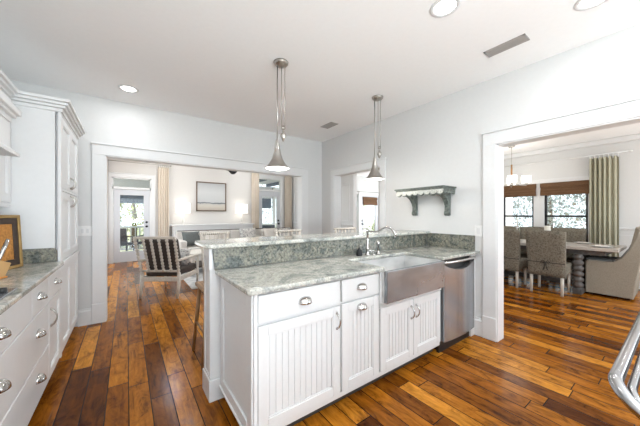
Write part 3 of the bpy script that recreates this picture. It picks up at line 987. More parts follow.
def crown_box(m, x1, y0, y1, z, e0=True):
    """stepped crown along the front (x1) and the near end (y0)"""
    for (o, za, zb) in ((0.012, 0, 0.03), (0.030, 0.03, 0.052), (0.048, 0.052, 0.075), (0.064, 0.075, 0.10)):
        m.box(-1.085, x1 + o, y0 - (o if e0 else 0), y1, z + za, z + zb, 0.004)
    return m
part('crown', crown_box(m, LX, 3.092, 4.08, 2.165), M_cab, t)

t = thing('upper_cabinet', 'white upper wall cabinet between the range hood and the pantry', 'cabinet', (-0.92, 2.75, 1.375))
part('body', MB().box(-1.088, -0.745, 2.44, 3.088, 1.385, 2.16), M_cab, t)
UX = Matrix.Translation((-0.724, 0, 0)) @ Matrix.Rotation(PI / 2, 4, 'Z')
part('door', shaker(MB(UX), 2.45, 3.08, 1.40, 2.16, 0.06, bead=False), M_cab, t)
part('light_rail', MB().box(-0.76, -0.728, 2.44, 3.088, 1.362, 1.39, 0.004), M_cab, t)
part('crown', crown_box(MB(), -0.735, 2.44, 3.024, 2.165, False), M_cab, t)

t = thing('range_hood', 'white mantel style range hood with stepped cornice above the cooktop', 'range hood', (-0.8, 1.75, 1.642))
part('body', MB().box(-1.088, -0.555, 0.9, 2.33, 1.69, 1.975).box(-1.088, -0.745, 0.9, 2.438, 1.975, 2.16), M_cab, t)
m = MB()
m.prism([(-1.088, 1.65), (-0.52, 1.65), (-0.52, 1.665), (-0.556, 1.70), (-1.088, 1.70)], 1.02, 2.365, 'Y', 0.003)
part('lower_moulding', m, M_cab, t)
m = MB()
for (o, za, zb) in ((0.010, 1.845, 1.875), (0.026, 1.875, 1.895), (0.042, 1.895, 1.925), (0.020, 1.925, 1.95), (0.008, 1.95, 1.98)):
    m.box(-1.088, -0.556 + o, 1.05 - o, 2.33 + o, za, zb, 0.004)
part('cornice', m, M_cab, t)
part('crown', crown_box(MB(), -0.735, 0.9, 2.438, 2.165, False), M_cab, t)
part('vent_grille', MB().box(-1.0, -0.65, 1.2, 2.15, 1.642, 1.651), M_steel, t)

solo('worktop', MB().prism([(-1.085, 0.9), (-0.4175, 0.9), (-0.4175, 3.02), (-0.425, 3.075), (-1.085, 3.075)], 0.886, 0.916, 'Z', 0.009, 3), M_granite,
     'granite worktop of the left-hand run below the hood', 'countertop')
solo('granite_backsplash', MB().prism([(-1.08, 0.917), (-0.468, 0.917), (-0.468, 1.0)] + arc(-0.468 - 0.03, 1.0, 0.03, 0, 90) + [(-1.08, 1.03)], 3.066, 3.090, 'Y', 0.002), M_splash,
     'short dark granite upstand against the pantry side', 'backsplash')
t = thing('cooktop', 'stainless cooktop with iron grate let into the left-hand worktop', 'cooktop', (-0.72, 1.6, 0.916))
part('body', MB().box(-0.99, -0.455, 1.15, 2.035, 0.9165, 0.926, 0.004), M_steel, t)
m = MB()
for y in (1.30, 1.45, 1.60, 1.75, 1.90):
    m.box(-0.95, -0.60, y - 0.006, y + 0.006, 0.942, 0.956, 0.003)
for x in (-0.95, -0.78, -0.61):
    m.box(x - 0.006, x + 0.006, 1.25, 1.95, 0.942, 0.956, 0.003)
    for y in (1.26, 1.94):
        m.box(x - 0.008, x + 0.008, y - 0.008, y + 0.008, 0.925, 0.945)
part('grate', m, M_iron, t)
for y in (1.50, 1.65, 1.80, 1.95):
    part('knob', MB().lathe([(0, 0), (0.02, 0), (0.017, 0.022), (0.0, 0.024)], (-0.488, y, 0.926), 16), M_black, t)

# framed cork board and knife block
dvec = Vector((-0.32, -0.947, 0)).normalized()
ang = math.atan2(dvec.y, dvec.x)
t = thing('cork_board', 'small cork board in a gilt frame with dark inner border standing by the pantry', 'cork board', (-0.633, 2.926, 0.917), ang)
tilt = Matrix.Rotation(math.radians(3), 4, 'X')
FT = Matrix.Translation((0, 0, 0.0)) @ tilt
Wd, Ht = 0.50, 0.385
m = MB(FT)
for q in ((0, 0.022, 0, Ht), (Wd - 0.022, Wd, 0, Ht), (0, Wd, 0, 0.022), (0, Wd, Ht - 0.022, Ht)):
    m.box(q[0], q[1], -0.018, 0.010, q[2], q[3], 0.003)
part('frame', m, M_gold, t, True)
m = MB(FT)
for q in ((0.022, 0.065, 0.022, Ht - 0.022), (Wd - 0.065, Wd - 0.022, 0.022, Ht - 0.022), (0.06, Wd - 0.06, 0.022, 0.065), (0.06, Wd - 0.06, Ht - 0.065, Ht - 0.022)):
    m.box(q[0], q[1], -0.014, 0.004, q[2], q[3], 0.003)
part('inner_border', m, M_darkwood, t, True)
part('cork', MB(FT).box(0.06, Wd - 0.06, -0.012, -0.002, 0.06, Ht - 0.06), M_cork, t, True)
part('easel_strut', MB().prism([(-0.03, 0.25), (-0.16, 0.0), (-0.145, 0.0), (-0.015, 0.25)], 0.22, 0.27, 'X'), M_darkwood, t, True)
t = thing('knife_block', 'light bamboo knife block leaning back on the left-hand worktop', 'knife block', (-0.65, 2.44, 0.917), math.radians(150))
m = MB()
m.prism([(-0.035, 0.0), (0.065, 0.0), (0.02, 0.125), (-0.075, 0.085)], -0.035, 0.035, 'X', 0.004)
part('block', m, M_bamboo, t, True)
part('foot', MB().box(-0.042, 0.042, -0.045, 0.075, 0.0, 0.010, 0.003), M_orange, t, True)
KR = Matrix.Translation((-0.65, 2.44, 0.917)) @ Matrix.Rotation(math.radians(150), 4, 'Z')
for i, (kx, ky, kz, L_, nm) in enumerate(((-0.018, -0.015, 0.105, 0.14, 'nearer the front edge of the block'), (0.015, -0.045, 0.092, 0.15, 'at the outer edge of the block'))):
    p0 = KR @ Vector((kx, ky, kz)); dr = (KR.to_3x3() @ Vector((0, -0.40, 0.92))).normalized()
    p1 = p0 + dr * L_
    k = thing('kitchen_knife', 'steel handled kitchen knife standing in the knife block, ' + nm, 'knife', p0)
    part('handle', MB().tube([p0, p0 + dr * 0.02, p0 + dr * (L_ * 0.6), p1], [0.007, 0.009, 0.011, 0.009], 10), M_chrome, k)
    part('blade', MB().tube([p0 - dr * 0.05, p0], [0.002, 0.004], 6), M_steel, k)

# ================================================================== RANGE at the right edge
t = thing('kitchen_range', 'steel range with tubular front rails at the right edge of the photo', 'range', (1.45, -0.37, 0))
part('body', MB().box(0.94, 1.86, -0.72, -0.035, 0.08, 0.91, 0.006), M_steel, t)
part('toe_kick', MB().box(0.98, 1.82, -0.68, -0.09, 0, 0.08), M_black, t)
def rail(x0, x1, y, z, yb, zb, r, R=0.045):
    """tubular rail along x whose ends sweep back and down to the body"""
    def end(xe, sg):
        c = []
        for i in range(9):
            a = PI / 2 * i / 8
            yy = y - R + R * math.sin(a)
            c.append((xe + sg * (R - R * math.cos(a)), yy, z + (zb - z) * ((y - yy) / (y - yb)) ** 0.8 if i < 8 else z))
        return [(xe, yb, zb)] + c
    return MB().tube(end(x0, 1) + end(x1, -1)[::-1], r, 16)
part('front_rail', rail(0.955, 1.845, 0.105, 0.888, -0.035, 0.785, 0.0140), M_railsteel, t)
part('inner_rail', rail(0.975, 1.825, 0.080, 0.868, -0.035, 0.775, 0.009), M_railsteel, t)
part('oven_door', MB().box(0.96, 1.84, -0.036, -0.015, 0.16, 0.70, 0.006), M_steel, t)

# ================================================================== WALL SHELF
t = thing('wall_shelf', 'distressed dark green wall shelf with scalloped white trim and carved brackets', 'shelf', (2.95, 1.9, 1.30))
SY0, SY1, SX = 1.575, 2.21, 2.815
m = MB()
m.box(SX - 0.012, XR - 0.001, SY0 - 0.012, SY1 + 0.012, 1.612, 1.630, 0.004); m.box(SX, XR - 0.001, SY0, SY1, 1.594, 1.612, 0.004)
part('board', m, M_shelf, t)
def scallop(u0, u1, n, top, drop):
    poly = [(u1, top), (u0, top)]
    wd = (u1 - u0) / n
    for i in range(n):
        for k in range(7):
            a = PI * k / 6
            poly.append((u0 + wd * (i + 0.5) - wd * 0.48 * math.cos(a), top - drop * 0.45 - drop * 0.55 * math.sin(a)))
    return poly
part('scalloped_trim', MB().prism(scallop(SY0 + 0.004, SY1 - 0.004, 8, 1.594, 0.052), SX + 0.004, SX + 0.016, 'X'), M_shelftrim, t)
part('scalloped_backing', MB().prism(scallop(SY0 + 0.002, SY1 - 0.002, 8, 1.594, 0.066), SX + 0.016, SX + 0.024, 'X'), M_shelf, t)
part('scalloped_side', MB().prism(scallop(SX + 0.026, XR - 0.001, 4, 1.594, 0.052), SY0 + 0.004, SY0 + 0.016, 'Y'), M_shelf, t)
for yb_ in (1.66, 2.10):
    bk = [(XR - 0.001, 1.594), (XR - 0.001, 1.30), (XR - 0.03, 1.295), (XR - 0.052, 1.31), (XR - 0.055, 1.335), (XR - 0.040, 1.35), (XR - 0.038, 1.40), (XR - 0.06, 1.45),
          (XR - 0.10, 1.50), (XR - 0.17, 1.535), (XR - 0.215, 1.55), (XR - 0.22, 1.594)]
    part('bracket', MB().prism(bk, yb_ - 0.028, yb_ + 0.028, 'Y', 0.003), M_shelf, t)

def wallplate(name, label, cat, cx, cz, n, on):
    t = thing(name, label, cat, (cx, YF, cz) if on == 'far' else (XR, cx, cz))
    m, s = MB(), MB()
    w_ = 0.036 + 0.046 * n
    if on == 'far':
        m.box(cx - w_ / 2, cx + w_ / 2, YF - 0.006, YF, cz - 0.058, cz + 0.058, 0.002)
        for i in range(n):
            c0 = cx + (i - (n - 1) / 2) * 0.046
            s.box(c0 - 0.012, c0 + 0.012, YF - 0.011, YF - 0.006, cz - 0.025, cz + 0.025, 0.002)
    else:
        m.box(XR - 0.006, XR, cx - w_ / 2, cx + w_ / 2, cz - 0.058, cz + 0.058, 0.002)
        s.box(XR - 0.010, XR - 0.006, cx - 0.016, cx + 0.016, cz - 0.034, cz + 0.034, 0.002)
    part('plate', m, M_plate, t)
    part('switch' if on == 'far' else 'socket', s, M_trim, t)
wallplate('switch_plate', 'white double light switch on the wall left of the living room opening', 'light switch', -0.395, 1.115, 2, 'far')
wallplate('outlet_plate', 'white outlet on the right wall between dishwasher and dining opening', 'outlet', 1.325, 1.13, 1, 'right')

# ================================================================== CEILING
def recess(x, y, z, label, energy, vis=True):
    t = thing('recessed_light', label, 'ceiling light', (x, y, z), 0, None)
    part('trim_ring', MB().lathe([(0.070, -0.001), (0.072, -0.006), (0.095, -0.005), (0.098, 0.0), (0.070, 0.0)], (x, y, z), 28), M_trim, t)
    part('lens', MB().lathe([(0, -0.0015), (0.071, -0.0015), (0.071, 0.0), (0, 0.0)], (x, y, z), 28), M_lens, t)
    l = light('downlight', 'AREA', (0, 0, -0.012), (0, 0, 0), energy, (0.97, 0.985, 1.0), shape='DISK', size=0.13)
    l.parent = t
KE = 3.5
recess(0.02, 3.70, H, 'recessed ceiling light above the passage near the pantry', KE)
recess(1.765, 0.973, H, 'recessed ceiling light at the top edge in front of the ceiling vent', KE)
recess(2.50, 0.36, H, 'recessed ceiling light at the top right near the dining opening', KE)
recess(0.02, 1.0, H, 'added recessed ceiling light above the aisle beside the left-hand worktop', KE)  # this and the next two are unseen, added for light
recess(0.6, -1.2, H, 'added recessed ceiling light behind the viewpoint', KE)
recess(2.2, -1.4, H, 'added recessed ceiling light behind the range', KE)
for x, y in ((1.0, 6.0), (3.4, 6.0), (1.0, 8.0), (3.4, 8.0)):  # unseen lights added to brighten the living room
    recess(x, y, LC, 'added recessed living room ceiling light %s the sofa' % ('above' if y > 7 else 'in front of') + (' near the glass door' if x < 2 else ' near the second door'), 14)
for x, y in ((4.6, 4.2), (6.8, 5.4)):  # added out of view to light the nook
    recess(x, y, H, 'added recessed light in the nook ceiling ' + ('behind the wall opening' if x < 5 else 'before the shaded door'), 12)
for x, y in ((4.6, 0.0), (4.6, 2.0)):  # extra unseen downlights, added to lift the dining room
    recess(x, y, H, 'added recessed dining room light ' + ('nearer the armchair' if y < 1 else 'nearer the nook wall'), 4)

def vent(x, y, sx, sy, label):
    t = thing('ceiling_vent', label, 'vent', (x, y, H))
    part('frame', MB().box(x - sx / 2, x + sx / 2, y - sy / 2, y - sy / 2 + 0.018, H - 0.008, H, 0.002).box(x - sx / 2, x + sx / 2, y + sy / 2 - 0.018, y + sy / 2, H - 0.008, H, 0.002)
         .box(x - sx / 2, x - sx / 2 + 0.018, y - sy / 2, y + sy / 2, H - 0.008, H, 0.002).box(x + sx / 2 - 0.018, x + sx / 2, y - sy / 2, y + sy / 2, H - 0.008, H, 0.002), M_vent, t)
    part('backing', MB().box(x - sx / 2 + 0.01, x + sx / 2 - 0.01, y - sy / 2 + 0.01, y + sy / 2 - 0.01, H - 0.002, H - 0.0005), M_ventdark, t)
    m = MB()
    n = 5
    for i in range(n):
        xx = x - sx / 2 + 0.018 + (i + 0.5) * (sx - 0.036) / n
        m.box(xx - 0.008, xx + 0.008, y - sy / 2 + 0.018, y + sy / 2 - 0.018, H - 0.006, H - 0.003, 0, 1, Matrix.Rotation(0.5, 4, 'Y'))
    part('louvres', m, M_vent, t)
vent(2.585, 0.895, 0.12, 0.30, 'long brown metal air vent in the ceiling near the top right light')
vent(2.60, 3.33, 0.15, 0.28, 'small grey air vent in the ceiling near the far corner')

def pendant(x, y, label):
    t = thing('pendant_light', label, 'pendant lamp', (x, y, H), 0, 'nickel pulley pendants over the peninsula')
    part('canopy', MB().lathe([(0, -0.045), (0.02, -0.044), (0.03, -0.034), (0.055, -0.028), (0.066, -0.016), (0.070, -0.001), (0, 0)], (x, y, H), 28), M_nickel, t)
    rx, ry = 0.809, -0.588         # cords spread across the room's view of the bar
    def off(s): return (x + rx * s, y + ry * s)
    a, b, c = off(-0.035), off(0.006), off(0.036)
    part('rod', MB().tube([(*a, H - 0.03), (*a, 2.0)], 0.0055, 8), M_nickel, t)
    part('cord', MB().tube([(*b, H - 0.03), (*b, 2.13)], 0.0032, 8), M_nickel, t)
    part('cord', MB().tube([(*c, H - 0.03), (*c, 2.13)], 0.0032, 8), M_nickel, t)
    w_ = off(0.021)
    wt = part('counterweight', MB().lathe([(0, 0.0), (0.006, 0.004), (0.014, 0.02), (0.027, 0.05), (0.028, 0.066), (0.016, 0.082), (0.008, 0.09), (0.012, 0.10), (0.0, 0.105)], (*w_, 1.985), 18), M_nickel, t)
    part('pulley', MB().lathe([(0, -0.008), (0.020, -0.008), (0.017, 0), (0.020, 0.008), (0, 0.008)], (*w_, 2.115), 18, 'Y'), M_nickel, wt)
    sh = MB().lathe([(0.012, 2.005), (0.018, 1.99), (0.020, 1.97), (0.024, 1.94), (0.030, 1.90), (0.040, 1.86), (0.054, 1.82), (0.074, 1.785), (0.098, 1.755), (0.116, 1.74), (0.119, 1.734),
                     (0.114, 1.735), (0.095, 1.750), (0.070, 1.780), (0.050, 1.815), (0.036, 1.86), (0.024, 1.92), (0.012, 1.96)], (*a, 0), 36)
    s = part('bell_shade', sh, M_nickel, t)
    part('lens', MB().lathe([(0, 1.722), (0.05, 1.725), (0.09, 1.732), (0.112, 1.738), (0.09, 1.746), (0, 1.750)], (*a, 0), 30), M_bulb, s)
    l = light('pendant_bulb', 'POINT', (a[0] - x, a[1] - y, 1.70 - H), (0, 0, 0), 6, (1, 0.95, 0.87), shadow_soft_size=0.06)
    l.parent = t
    return t
pendant(1.167, 2.225, 'brushed nickel pulley pendant nearer the living room, left of the two')
pendant(2.456, 2.197, 'brushed nickel pulley pendant nearer the wall shelf, right of the two')

# ================================================================== COUNTER STOOLS
def stool(x, y, label, hw=0.20):
    t = thing('bar_stool', label, 'bar stool', (x, y, 0), 0, 'bobbin back bar stools on the far side of the bar')
    part('seat', MB().box(x - 0.19, x + 0.19, y - 0.20, y + 0.17, 0.63, 0.665, 0.012), M_oak, t)
    for sx in (-1, 1):
        part('leg', MB().tube([(x + sx * 0.15, y - 0.15, 0.63), (x + sx * 0.20, y - 0.20, 0.0)], [0.019, 0.014], 10), M_oak, t)
        part('leg', MB().tube([(x + sx * 0.15, y + 0.13, 0.63), (x + sx * 0.20, y + 0.19, 0.0)], [0.019, 0.014], 10), M_oak, t)
        part('back_post', MB().tube([(x + sx * (hw - 0.045), y + 0.14, 0.65), (x + sx * (hw - 0.025), y + 0.20, 1.115)], 0.014, 10), M_whitewash, t)
        part('stretcher', MB().tube([(x + sx * 0.178, y - 0.178, 0.28), (x + sx * 0.178, y + 0.163, 0.28)], 0.010, 8), M_oak, t)
    part('stretcher', MB().tube([(x - 0.178, y - 0.178, 0.28), (x + 0.178, y - 0.178, 0.28)], 0.010, 8), M_oak, t)
    part('top_rail', MB().bobbin((x - hw, y + 0.20, 1.118), (x + hw, y + 0.20, 1.118), 0.017, 16), M_whitewash, t)
    for i in range(5):
        xx = x + (i - 2) * 0.3 * hw
        part('spindle', MB().tube([(xx, y + 0.155, 0.66), (xx * 1.0, y + 0.20, 1.11)], 0.007, 8), M_whitewash, t)
stool(0.72, 2.60, 'bar stool with whitewashed bobbin rail, nearest the rounded bar end', 0.15)
stool(1.52, 2.52, 'bar stool with whitewashed bobbin rail, middle one of the bar', 0.18)
stool(2.40, 2.52, 'bar stool with whitewashed bobbin rail, nearest the right wall opening')

# ================================================================== LIVING ROOM
def spindle_chair():
    t = thing('spindle_armchair', 'whitewashed spindle back armchair with dark cushions seen from behind', 'armchair', (0.42, 4.86, 0), math.radians(-36))
    # local: x right, y forward, back legs at y=0
    hw = 0.29
    for sx in (-1, 1):
        part('back_leg', MB().tube([(sx * hw, -0.02, 0), (sx * hw, 0.02, 0.20), (sx * hw, 0.03, 0.38)], [0.018, 0.026, 0.028], 10), M_whitewash, t, True)
        part('front_leg', MB().tube([(sx * hw, 0.66, 0), (sx * hw, 0.66, 0.58)], [0.018, 0.024], 10), M_whitewash, t, True)
        part('back_post', MB().bobbin((sx * hw, 0.03, 0.36), (sx * (hw + 0.015), -0.13, 0.95), 0.027, 11), M_whitewash, t, True)
        part('armrest', MB().box(sx * hw - 0.03, sx * hw + 0.03, -0.04, 0.70, 0.575, 0.605, 0.010), M_whitewash, t, True)
        part('side_rail', MB().box(sx * hw - 0.018, sx * hw + 0.018, 0.03, 0.66, 0.26, 0.33, 0.006), M_whitewash, t, True)
    part('back_rail', MB().box(-hw, hw, 0.0, 0.035, 0.26, 0.33, 0.006), M_whitewash, t, True)
    part('front_rail', MB().box(-hw, hw, 0.64, 0.68, 0.26, 0.33, 0.006), M_whitewash, t, True)
    part('top_rail', MB().box(-hw - 0.03, hw + 0.03, -0.150, -0.110, 0.935, 0.975, 0.010), M_whitewash, t, True)
    part('lower_rail', MB().tube([(-hw, 0.015, 0.42), (hw, 0.015, 0.42)], 0.018, 10), M_whitewash, t, True)
    for i in range(4):
        x = -0.175 + i * 0.117
        part('spindle', MB().bobbin((x, 0.012, 0.42), (x * 1.03, -0.128, 0.94), 0.024, 10), M_whitewash, t, True)
    part('seat_cushion', MB().box(-0.265, 0.265, 0.06, 0.67, 0.325, 0.44, 0.035, 3), M_darkcush, t, True)
    part('back_cushion', MB().box(-0.265, 0.265, -0.06, 0.075, -0.25, 0.25, 0.04, 3, None).bm and
         MB(Matrix.Translation((0, 0.085, 0.68)) @ Matrix.Rotation(math.radians(14.5), 4, 'X')).box(-0.265, 0.265, -0.06, 0.06, -0.25, 0.255, 0.04, 3), M_darkcush, t, True)
    return t
spindle_chair()
M_ = Matrix.Translation((0.74, 5.20, 0.58)) @ Matrix.Rotation(math.radians(-36), 4, 'Z') @ Matrix.Rotation(math.radians(62), 4, 'X')
solo('throw_pillow', MB(M_).cushion(0.38, 0.30, 0.12), M_pillow_pat, 'mottled grey throw pillow lying in the spindle armchair', 'pillow')
solo('area_rug', MB().prism(arc(0.95, 5.12, 0.02, 180, 270) + arc(4.2, 5.12, 0.02, 270, 360) + arc(4.2, 7.47, 0.02, 0, 90) + arc(0.95, 7.47, 0.02, 90, 180), 0.0005, 0.006, 'Z'), M_rug,
     'grey patterned area rug under the living room seating', 'rug')

t = thing('coffee_table', 'whitewashed coffee table with dark lower shelf in front of the sofa', 'coffee table', (1.75, 6.6, 0.012))
part('tabletop', MB().box(1.1, 2.4, 6.2, 7.0, 0.43, 0.475, 0.012), M_whitewash, t)
part('shelf', MB().box(1.17, 2.33, 6.27, 6.93, 0.15, 0.18, 0.004), M_darkwood, t)
for x in (1.16, 2.34):
    for y in (6.26, 6.94):
        part('leg', MB().box(x - 0.035, x + 0.035, y - 0.035, y + 0.035, 0.012, 0.43, 0.006), M_whitewash, t)

def sofa(x0, x1, label):
    t = thing('sofa', label, 'sofa', ((x0 + x1) / 2, 7.95, 0.0))
    y0, y1 = 7.50, 8.37
    part('base', MB().box(x0 + 0.02, x1 - 0.02, y0 + 0.02, y1 - 0.02, 0.10, 0.30, 0.02), M_sofa, t)
    part('back', MB().box(x0, x1, y1 - 0.17, y1, 0.14, 0.87, 0.035, 3), M_sofa, t)
    part('back_piping', MB().tube([(x0 + 0.02, y1 - 0.17, 0.868), (x1 - 0.02, y1 - 0.17, 0.868)], 0.010, 8), M_darkwood, t)
    for a, b in ((x0, x0 + 0.16), (x1 - 0.16, x1)):
        part('arm', MB().box(a, b, y0, y1 - 0.02, 0.14, 0.64, 0.035, 3), M_sofa, t)
    n = 3 if x1 - x0 > 1.9 else 2
    w_ = (x1 - x0 - 0.34) / n
    for i in range(n):
        a = x0 + 0.17 + i * w_
        part('seat_cushion', MB().box(a + 0.004, a + w_ - 0.004, y0 + 0.01, y1 - 0.18, 0.295, 0.46, 0.035, 3), M_sofa, t)
        part('back_cushion', MB(Matrix.Translation((0, y1 - 0.27, 0.66)) @ Matrix.Rotation(math.radians(-10), 4, 'X')).box(a + 0.006, a + w_ - 0.006, -0.08, 0.08, -0.20, 0.19, 0.05, 3), M_sofa, t)
    for x in (x0 + 0.07, x1 - 0.07):
        for y in (y0 + 0.07, y1 - 0.07):
            part('leg', MB().tube([(x, y, 0.12), (x, y, 0.0)], [0.026, 0.018], 10), M_whitewash, t)
    return t
sofa(1.10, 3.30, 'grey linen sofa with dark piping along the living room back wall')
sofa(3.36, 4.72, 'light grey loveseat in front of the second glass door')
def pillow(x, y, z, s, mat, lab, rz=0, lean=66, h=None):
    mt = Matrix.Translation((x, y, z)) @ Matrix.Rotation(rz, 4, 'Z') @ Matrix.Rotation(math.radians(lean), 4, 'X')
    solo('throw_pillow', MB(mt).cushion(s, h or s * 0.9, 0.15), mat, lab, 'pillow')
pillow(1.42, 7.84, 0.67, 0.46, M_pillow_dark, 'dark slate throw pillow at the left end of the grey sofa', 0.10)
pillow(1.92, 7.88, 0.65, 0.42, M_pillow_light, 'oatmeal throw pillow next to the dark slate one on the sofa', -0.05)
pillow(2.98, 7.81, 0.70, 0.50, M_pillow_pat, 'mottled grey print pillow at the right end of the grey sofa', -0.08)
pillow(3.72, 7.81, 0.70, 0.46, M_pillow_light, 'pale oatmeal pillow on the left seat of the loveseat', 0.1)
pillow(4.24, 7.81, 0.70, 0.46, M_pillow_pat, 'mottled grey print pillow on the loveseat, right of the pale one', -0.1)

t = thing('console_table', 'long white console table behind the sofa carrying two lamps', 'console table', (2.3, 8.88, 0))
part('tabletop', MB().box(1.05, 3.55, 8.70, 9.04, 0.985, 1.02, 0.006), M_trim, t)
part('panelled_body', MB().box(1.10, 3.50, 8.73, 9.0, 0.06, 0.985, 0.004), M_trim, t)
for x in (1.13, 3.47):
    for y in (8.76, 8.98):
        part('leg', MB().box(x - 0.03, x + 0.03, y - 0.03, y + 0.03, 0, 0.90, 0.005), M_trim, t)
def lamp(x, label):
    t = thing('table_lamp', label, 'table lamp', (x, 8.87, 1.02), 0, 'white shaded lamps on the console')
    part('base', MB().lathe([(0, 0), (0.06, 0), (0.062, 0.012), (0.02, 0.025), (0.014, 0.05), (0.032, 0.09), (0.036, 0.13), (0.022, 0.18), (0.010, 0.21), (0.008, 0.40), (0, 0.40)], (x, 8.87, 1.02), 20), M_lampbase, t)
    part('lamp_shade', MB().lathe([(0.198, 1.365), (0.20, 1.365), (0.192, 1.665), (0.190, 1.665), (0.198, 1.366)], (x, 8.87, 0), 32), M_shadeglow, t)
    l = light('lamp_bulb', 'POINT', (0, 0, 0.48), (0, 0, 0), 1.0, (1, 0.92, 0.8), shadow_soft_size=0.05)
    l.parent = t
lamp(1.375, 'lit table lamp with white drum shade on the console, left of the painting')
lamp(3.16, 'lit table lamp with white drum shade on the console, right of the painting')
t = thing('framed_painting', 'brown framed misty shoreline painting on the living room wall between the lamps', 'painting', (2.24, 9.08, 1.42))
a, b, c, d_ = 1.775, 2.705, 1.43, 2.37
m = MB()
for q in ((a, a + 0.035, c, d_), (b - 0.035, b, c, d_), (a, b, c, c + 0.035), (a, b, d_ - 0.035, d_)):
    m.box(q[0], q[1], YB - 0.045, YB - 0.001, q[2], q[3], 0.004)
part('frame', m, M_frame, t)
part('canvas', MB().box(a + 0.03, b - 0.03, YB - 0.03, YB - 0.005, c + 0.03, d_ - 0.03), M_art, t)

def drape(x0, x1, y, z0, z1, mat, name, label, along='X', amp=0.035, folds=5, rings=False):
    t = thing(name, label, 'curtain', ((x0 + x1) / 2, y, z0) if along == 'X' else (y, (x0 + x1) / 2, z0))
    n = folds * 8
    fr, bk = [], []
    for i in range(n + 1):
        u = x0 + (x1 - x0) * i / n
        o = amp * math.sin(2 * PI * folds * i / n) * (0.75 + 0.25 * math.sin(i * 1.7))
        fr.append((u, y + o)); bk.append((u, y + o + 0.006))
    poly = fr + bk[::-1]
    if along == 'Y':
        poly = [(v, u) for u, v in poly]
    m = MB().prism(poly, z0, z1)
    for f in m.bm.faces: f.smooth = False
    part('drape', m, mat, t)
    for i in range(folds + 1):
        r = MB()
        u = x0 + 0.01 + (x1 - x0 - 0.02) * i / folds
        c_ = (u, y, z1 + 0.025) if along == 'X' else (y, u, z1 + 0.025)
        pts = []
        for k in range(13):
            a_ = 2 * PI * k / 12
            pts.append((c_[0] + (0.022 * math.cos(a_) if along == 'Y' else 0), c_[1] + (0.022 * math.cos(a_) if along == 'X' else 0), c_[2] + 0.022 * math.sin(a_)))
        r.tube(pts, 0.005, 6)
        r.box(c_[0] - 0.008, c_[0] + 0.008, c_[1] - 0.008, c_[1] + 0.008, z1 - 0.03, z1 + 0.008)
        part('ring', r, M_trim if rings else M_nickel, t)
    return t
def rod(x0, x1, y, z, label, along='X', mat=None, off=0.11):
    mat = mat or M_nickel
    t = thing('curtain_rod', label, 'curtain rod', ((x0 + x1) / 2, y, z) if along == 'X' else (y, (x0 + x1) / 2, z))
    P = (lambda u, w_, zz: (u, w_, zz)) if along == 'X' else (lambda u, w_, zz: (w_, u, zz))
    part('rod', MB().tube([P(x0, y, z), P(x1, y, z)], 0.011, 10), mat, t)
    for u in (x0, x1):
        part('finial', MB().sphere(P(u, y, z), 0.024), mat, t)
    for u in (x0 + 0.08, x1 - 0.08):
        part('bracket', MB().tube([P(u, y, z), P(u, y + off, z)], 0.008, 8), mat, t)
rod(-0.50, 1.06, YB - 0.11, 2.76, 'thin nickel curtain rod above the far left glass door')
drape(0.74, 1.02, YB - 0.11, 0.02, 2.70, M_curt_l, 'curtain', 'cream curtain panel to the right of the far left glass door')
drape(-0.56, -0.40, YB - 0.11, 0.02, 2.70, M_curt_l, 'curtain', 'cream curtain panel squeezed left of the far left glass door', folds=3)
rod(3.50, 5.22, YB - 0.11, 3.0, 'thin nickel curtain rod above the second glass door')
drape(3.56, 3.84, YB - 0.11, 0.02, 2.94, M_curt_l, 'curtain', 'cream curtain panel left of the second glass door, beside the right lamp')
drape(4.88, 5.17, YB - 0.11, 0.02, 2.94, M_curt_l, 'curtain', 'cream curtain panel right of the second glass door, in the corner')

t = thing('ceiling_fan', 'dark bladed ceiling fan hanging in the living room, its round motor showing below the header', 'ceiling fan', (2.13, 6.6, LC))
fx, fy, fz = 2.13, 6.6, 2.43
part('downrod', MB().tube([(fx, fy, LC), (fx, fy, fz + 0.1)], 0.015, 10).lathe([(0, -0.06), (0.05, -0.05), (0.07, 0), (0, 0)], (fx, fy, LC), 20), M_iron, t)
part('motor', MB().lathe([(0, -0.12), (0.05, -0.105), (0.09, -0.06), (0.13, 0.0), (0.13, 0.09), (0.06, 0.15), (0, 0.15)], (fx, fy, fz), 24), M_iron, t)
for i in range(5):
    a_ = math.radians(232) + i * 2 * PI / 5
    R_ = Matrix.Translation((fx, fy, fz + 0.16)) @ Matrix.Rotation(a_, 4, 'Z') @ Matrix.Rotation(math.radians(7), 4, 'Y') @ Matrix.Rotation(math.radians(12), 4, 'X')
    part('blade', MB(R_).prism([(0.10, -0.04), (0.25, -0.065), (0.60, -0.075), (0.66, -0.05), (0.67, 0.05), (0.60, 0.075), (0.25, 0.065), (0.10, 0.04)], -0.004, 0.004, 'Z'), M_darkwood, t)

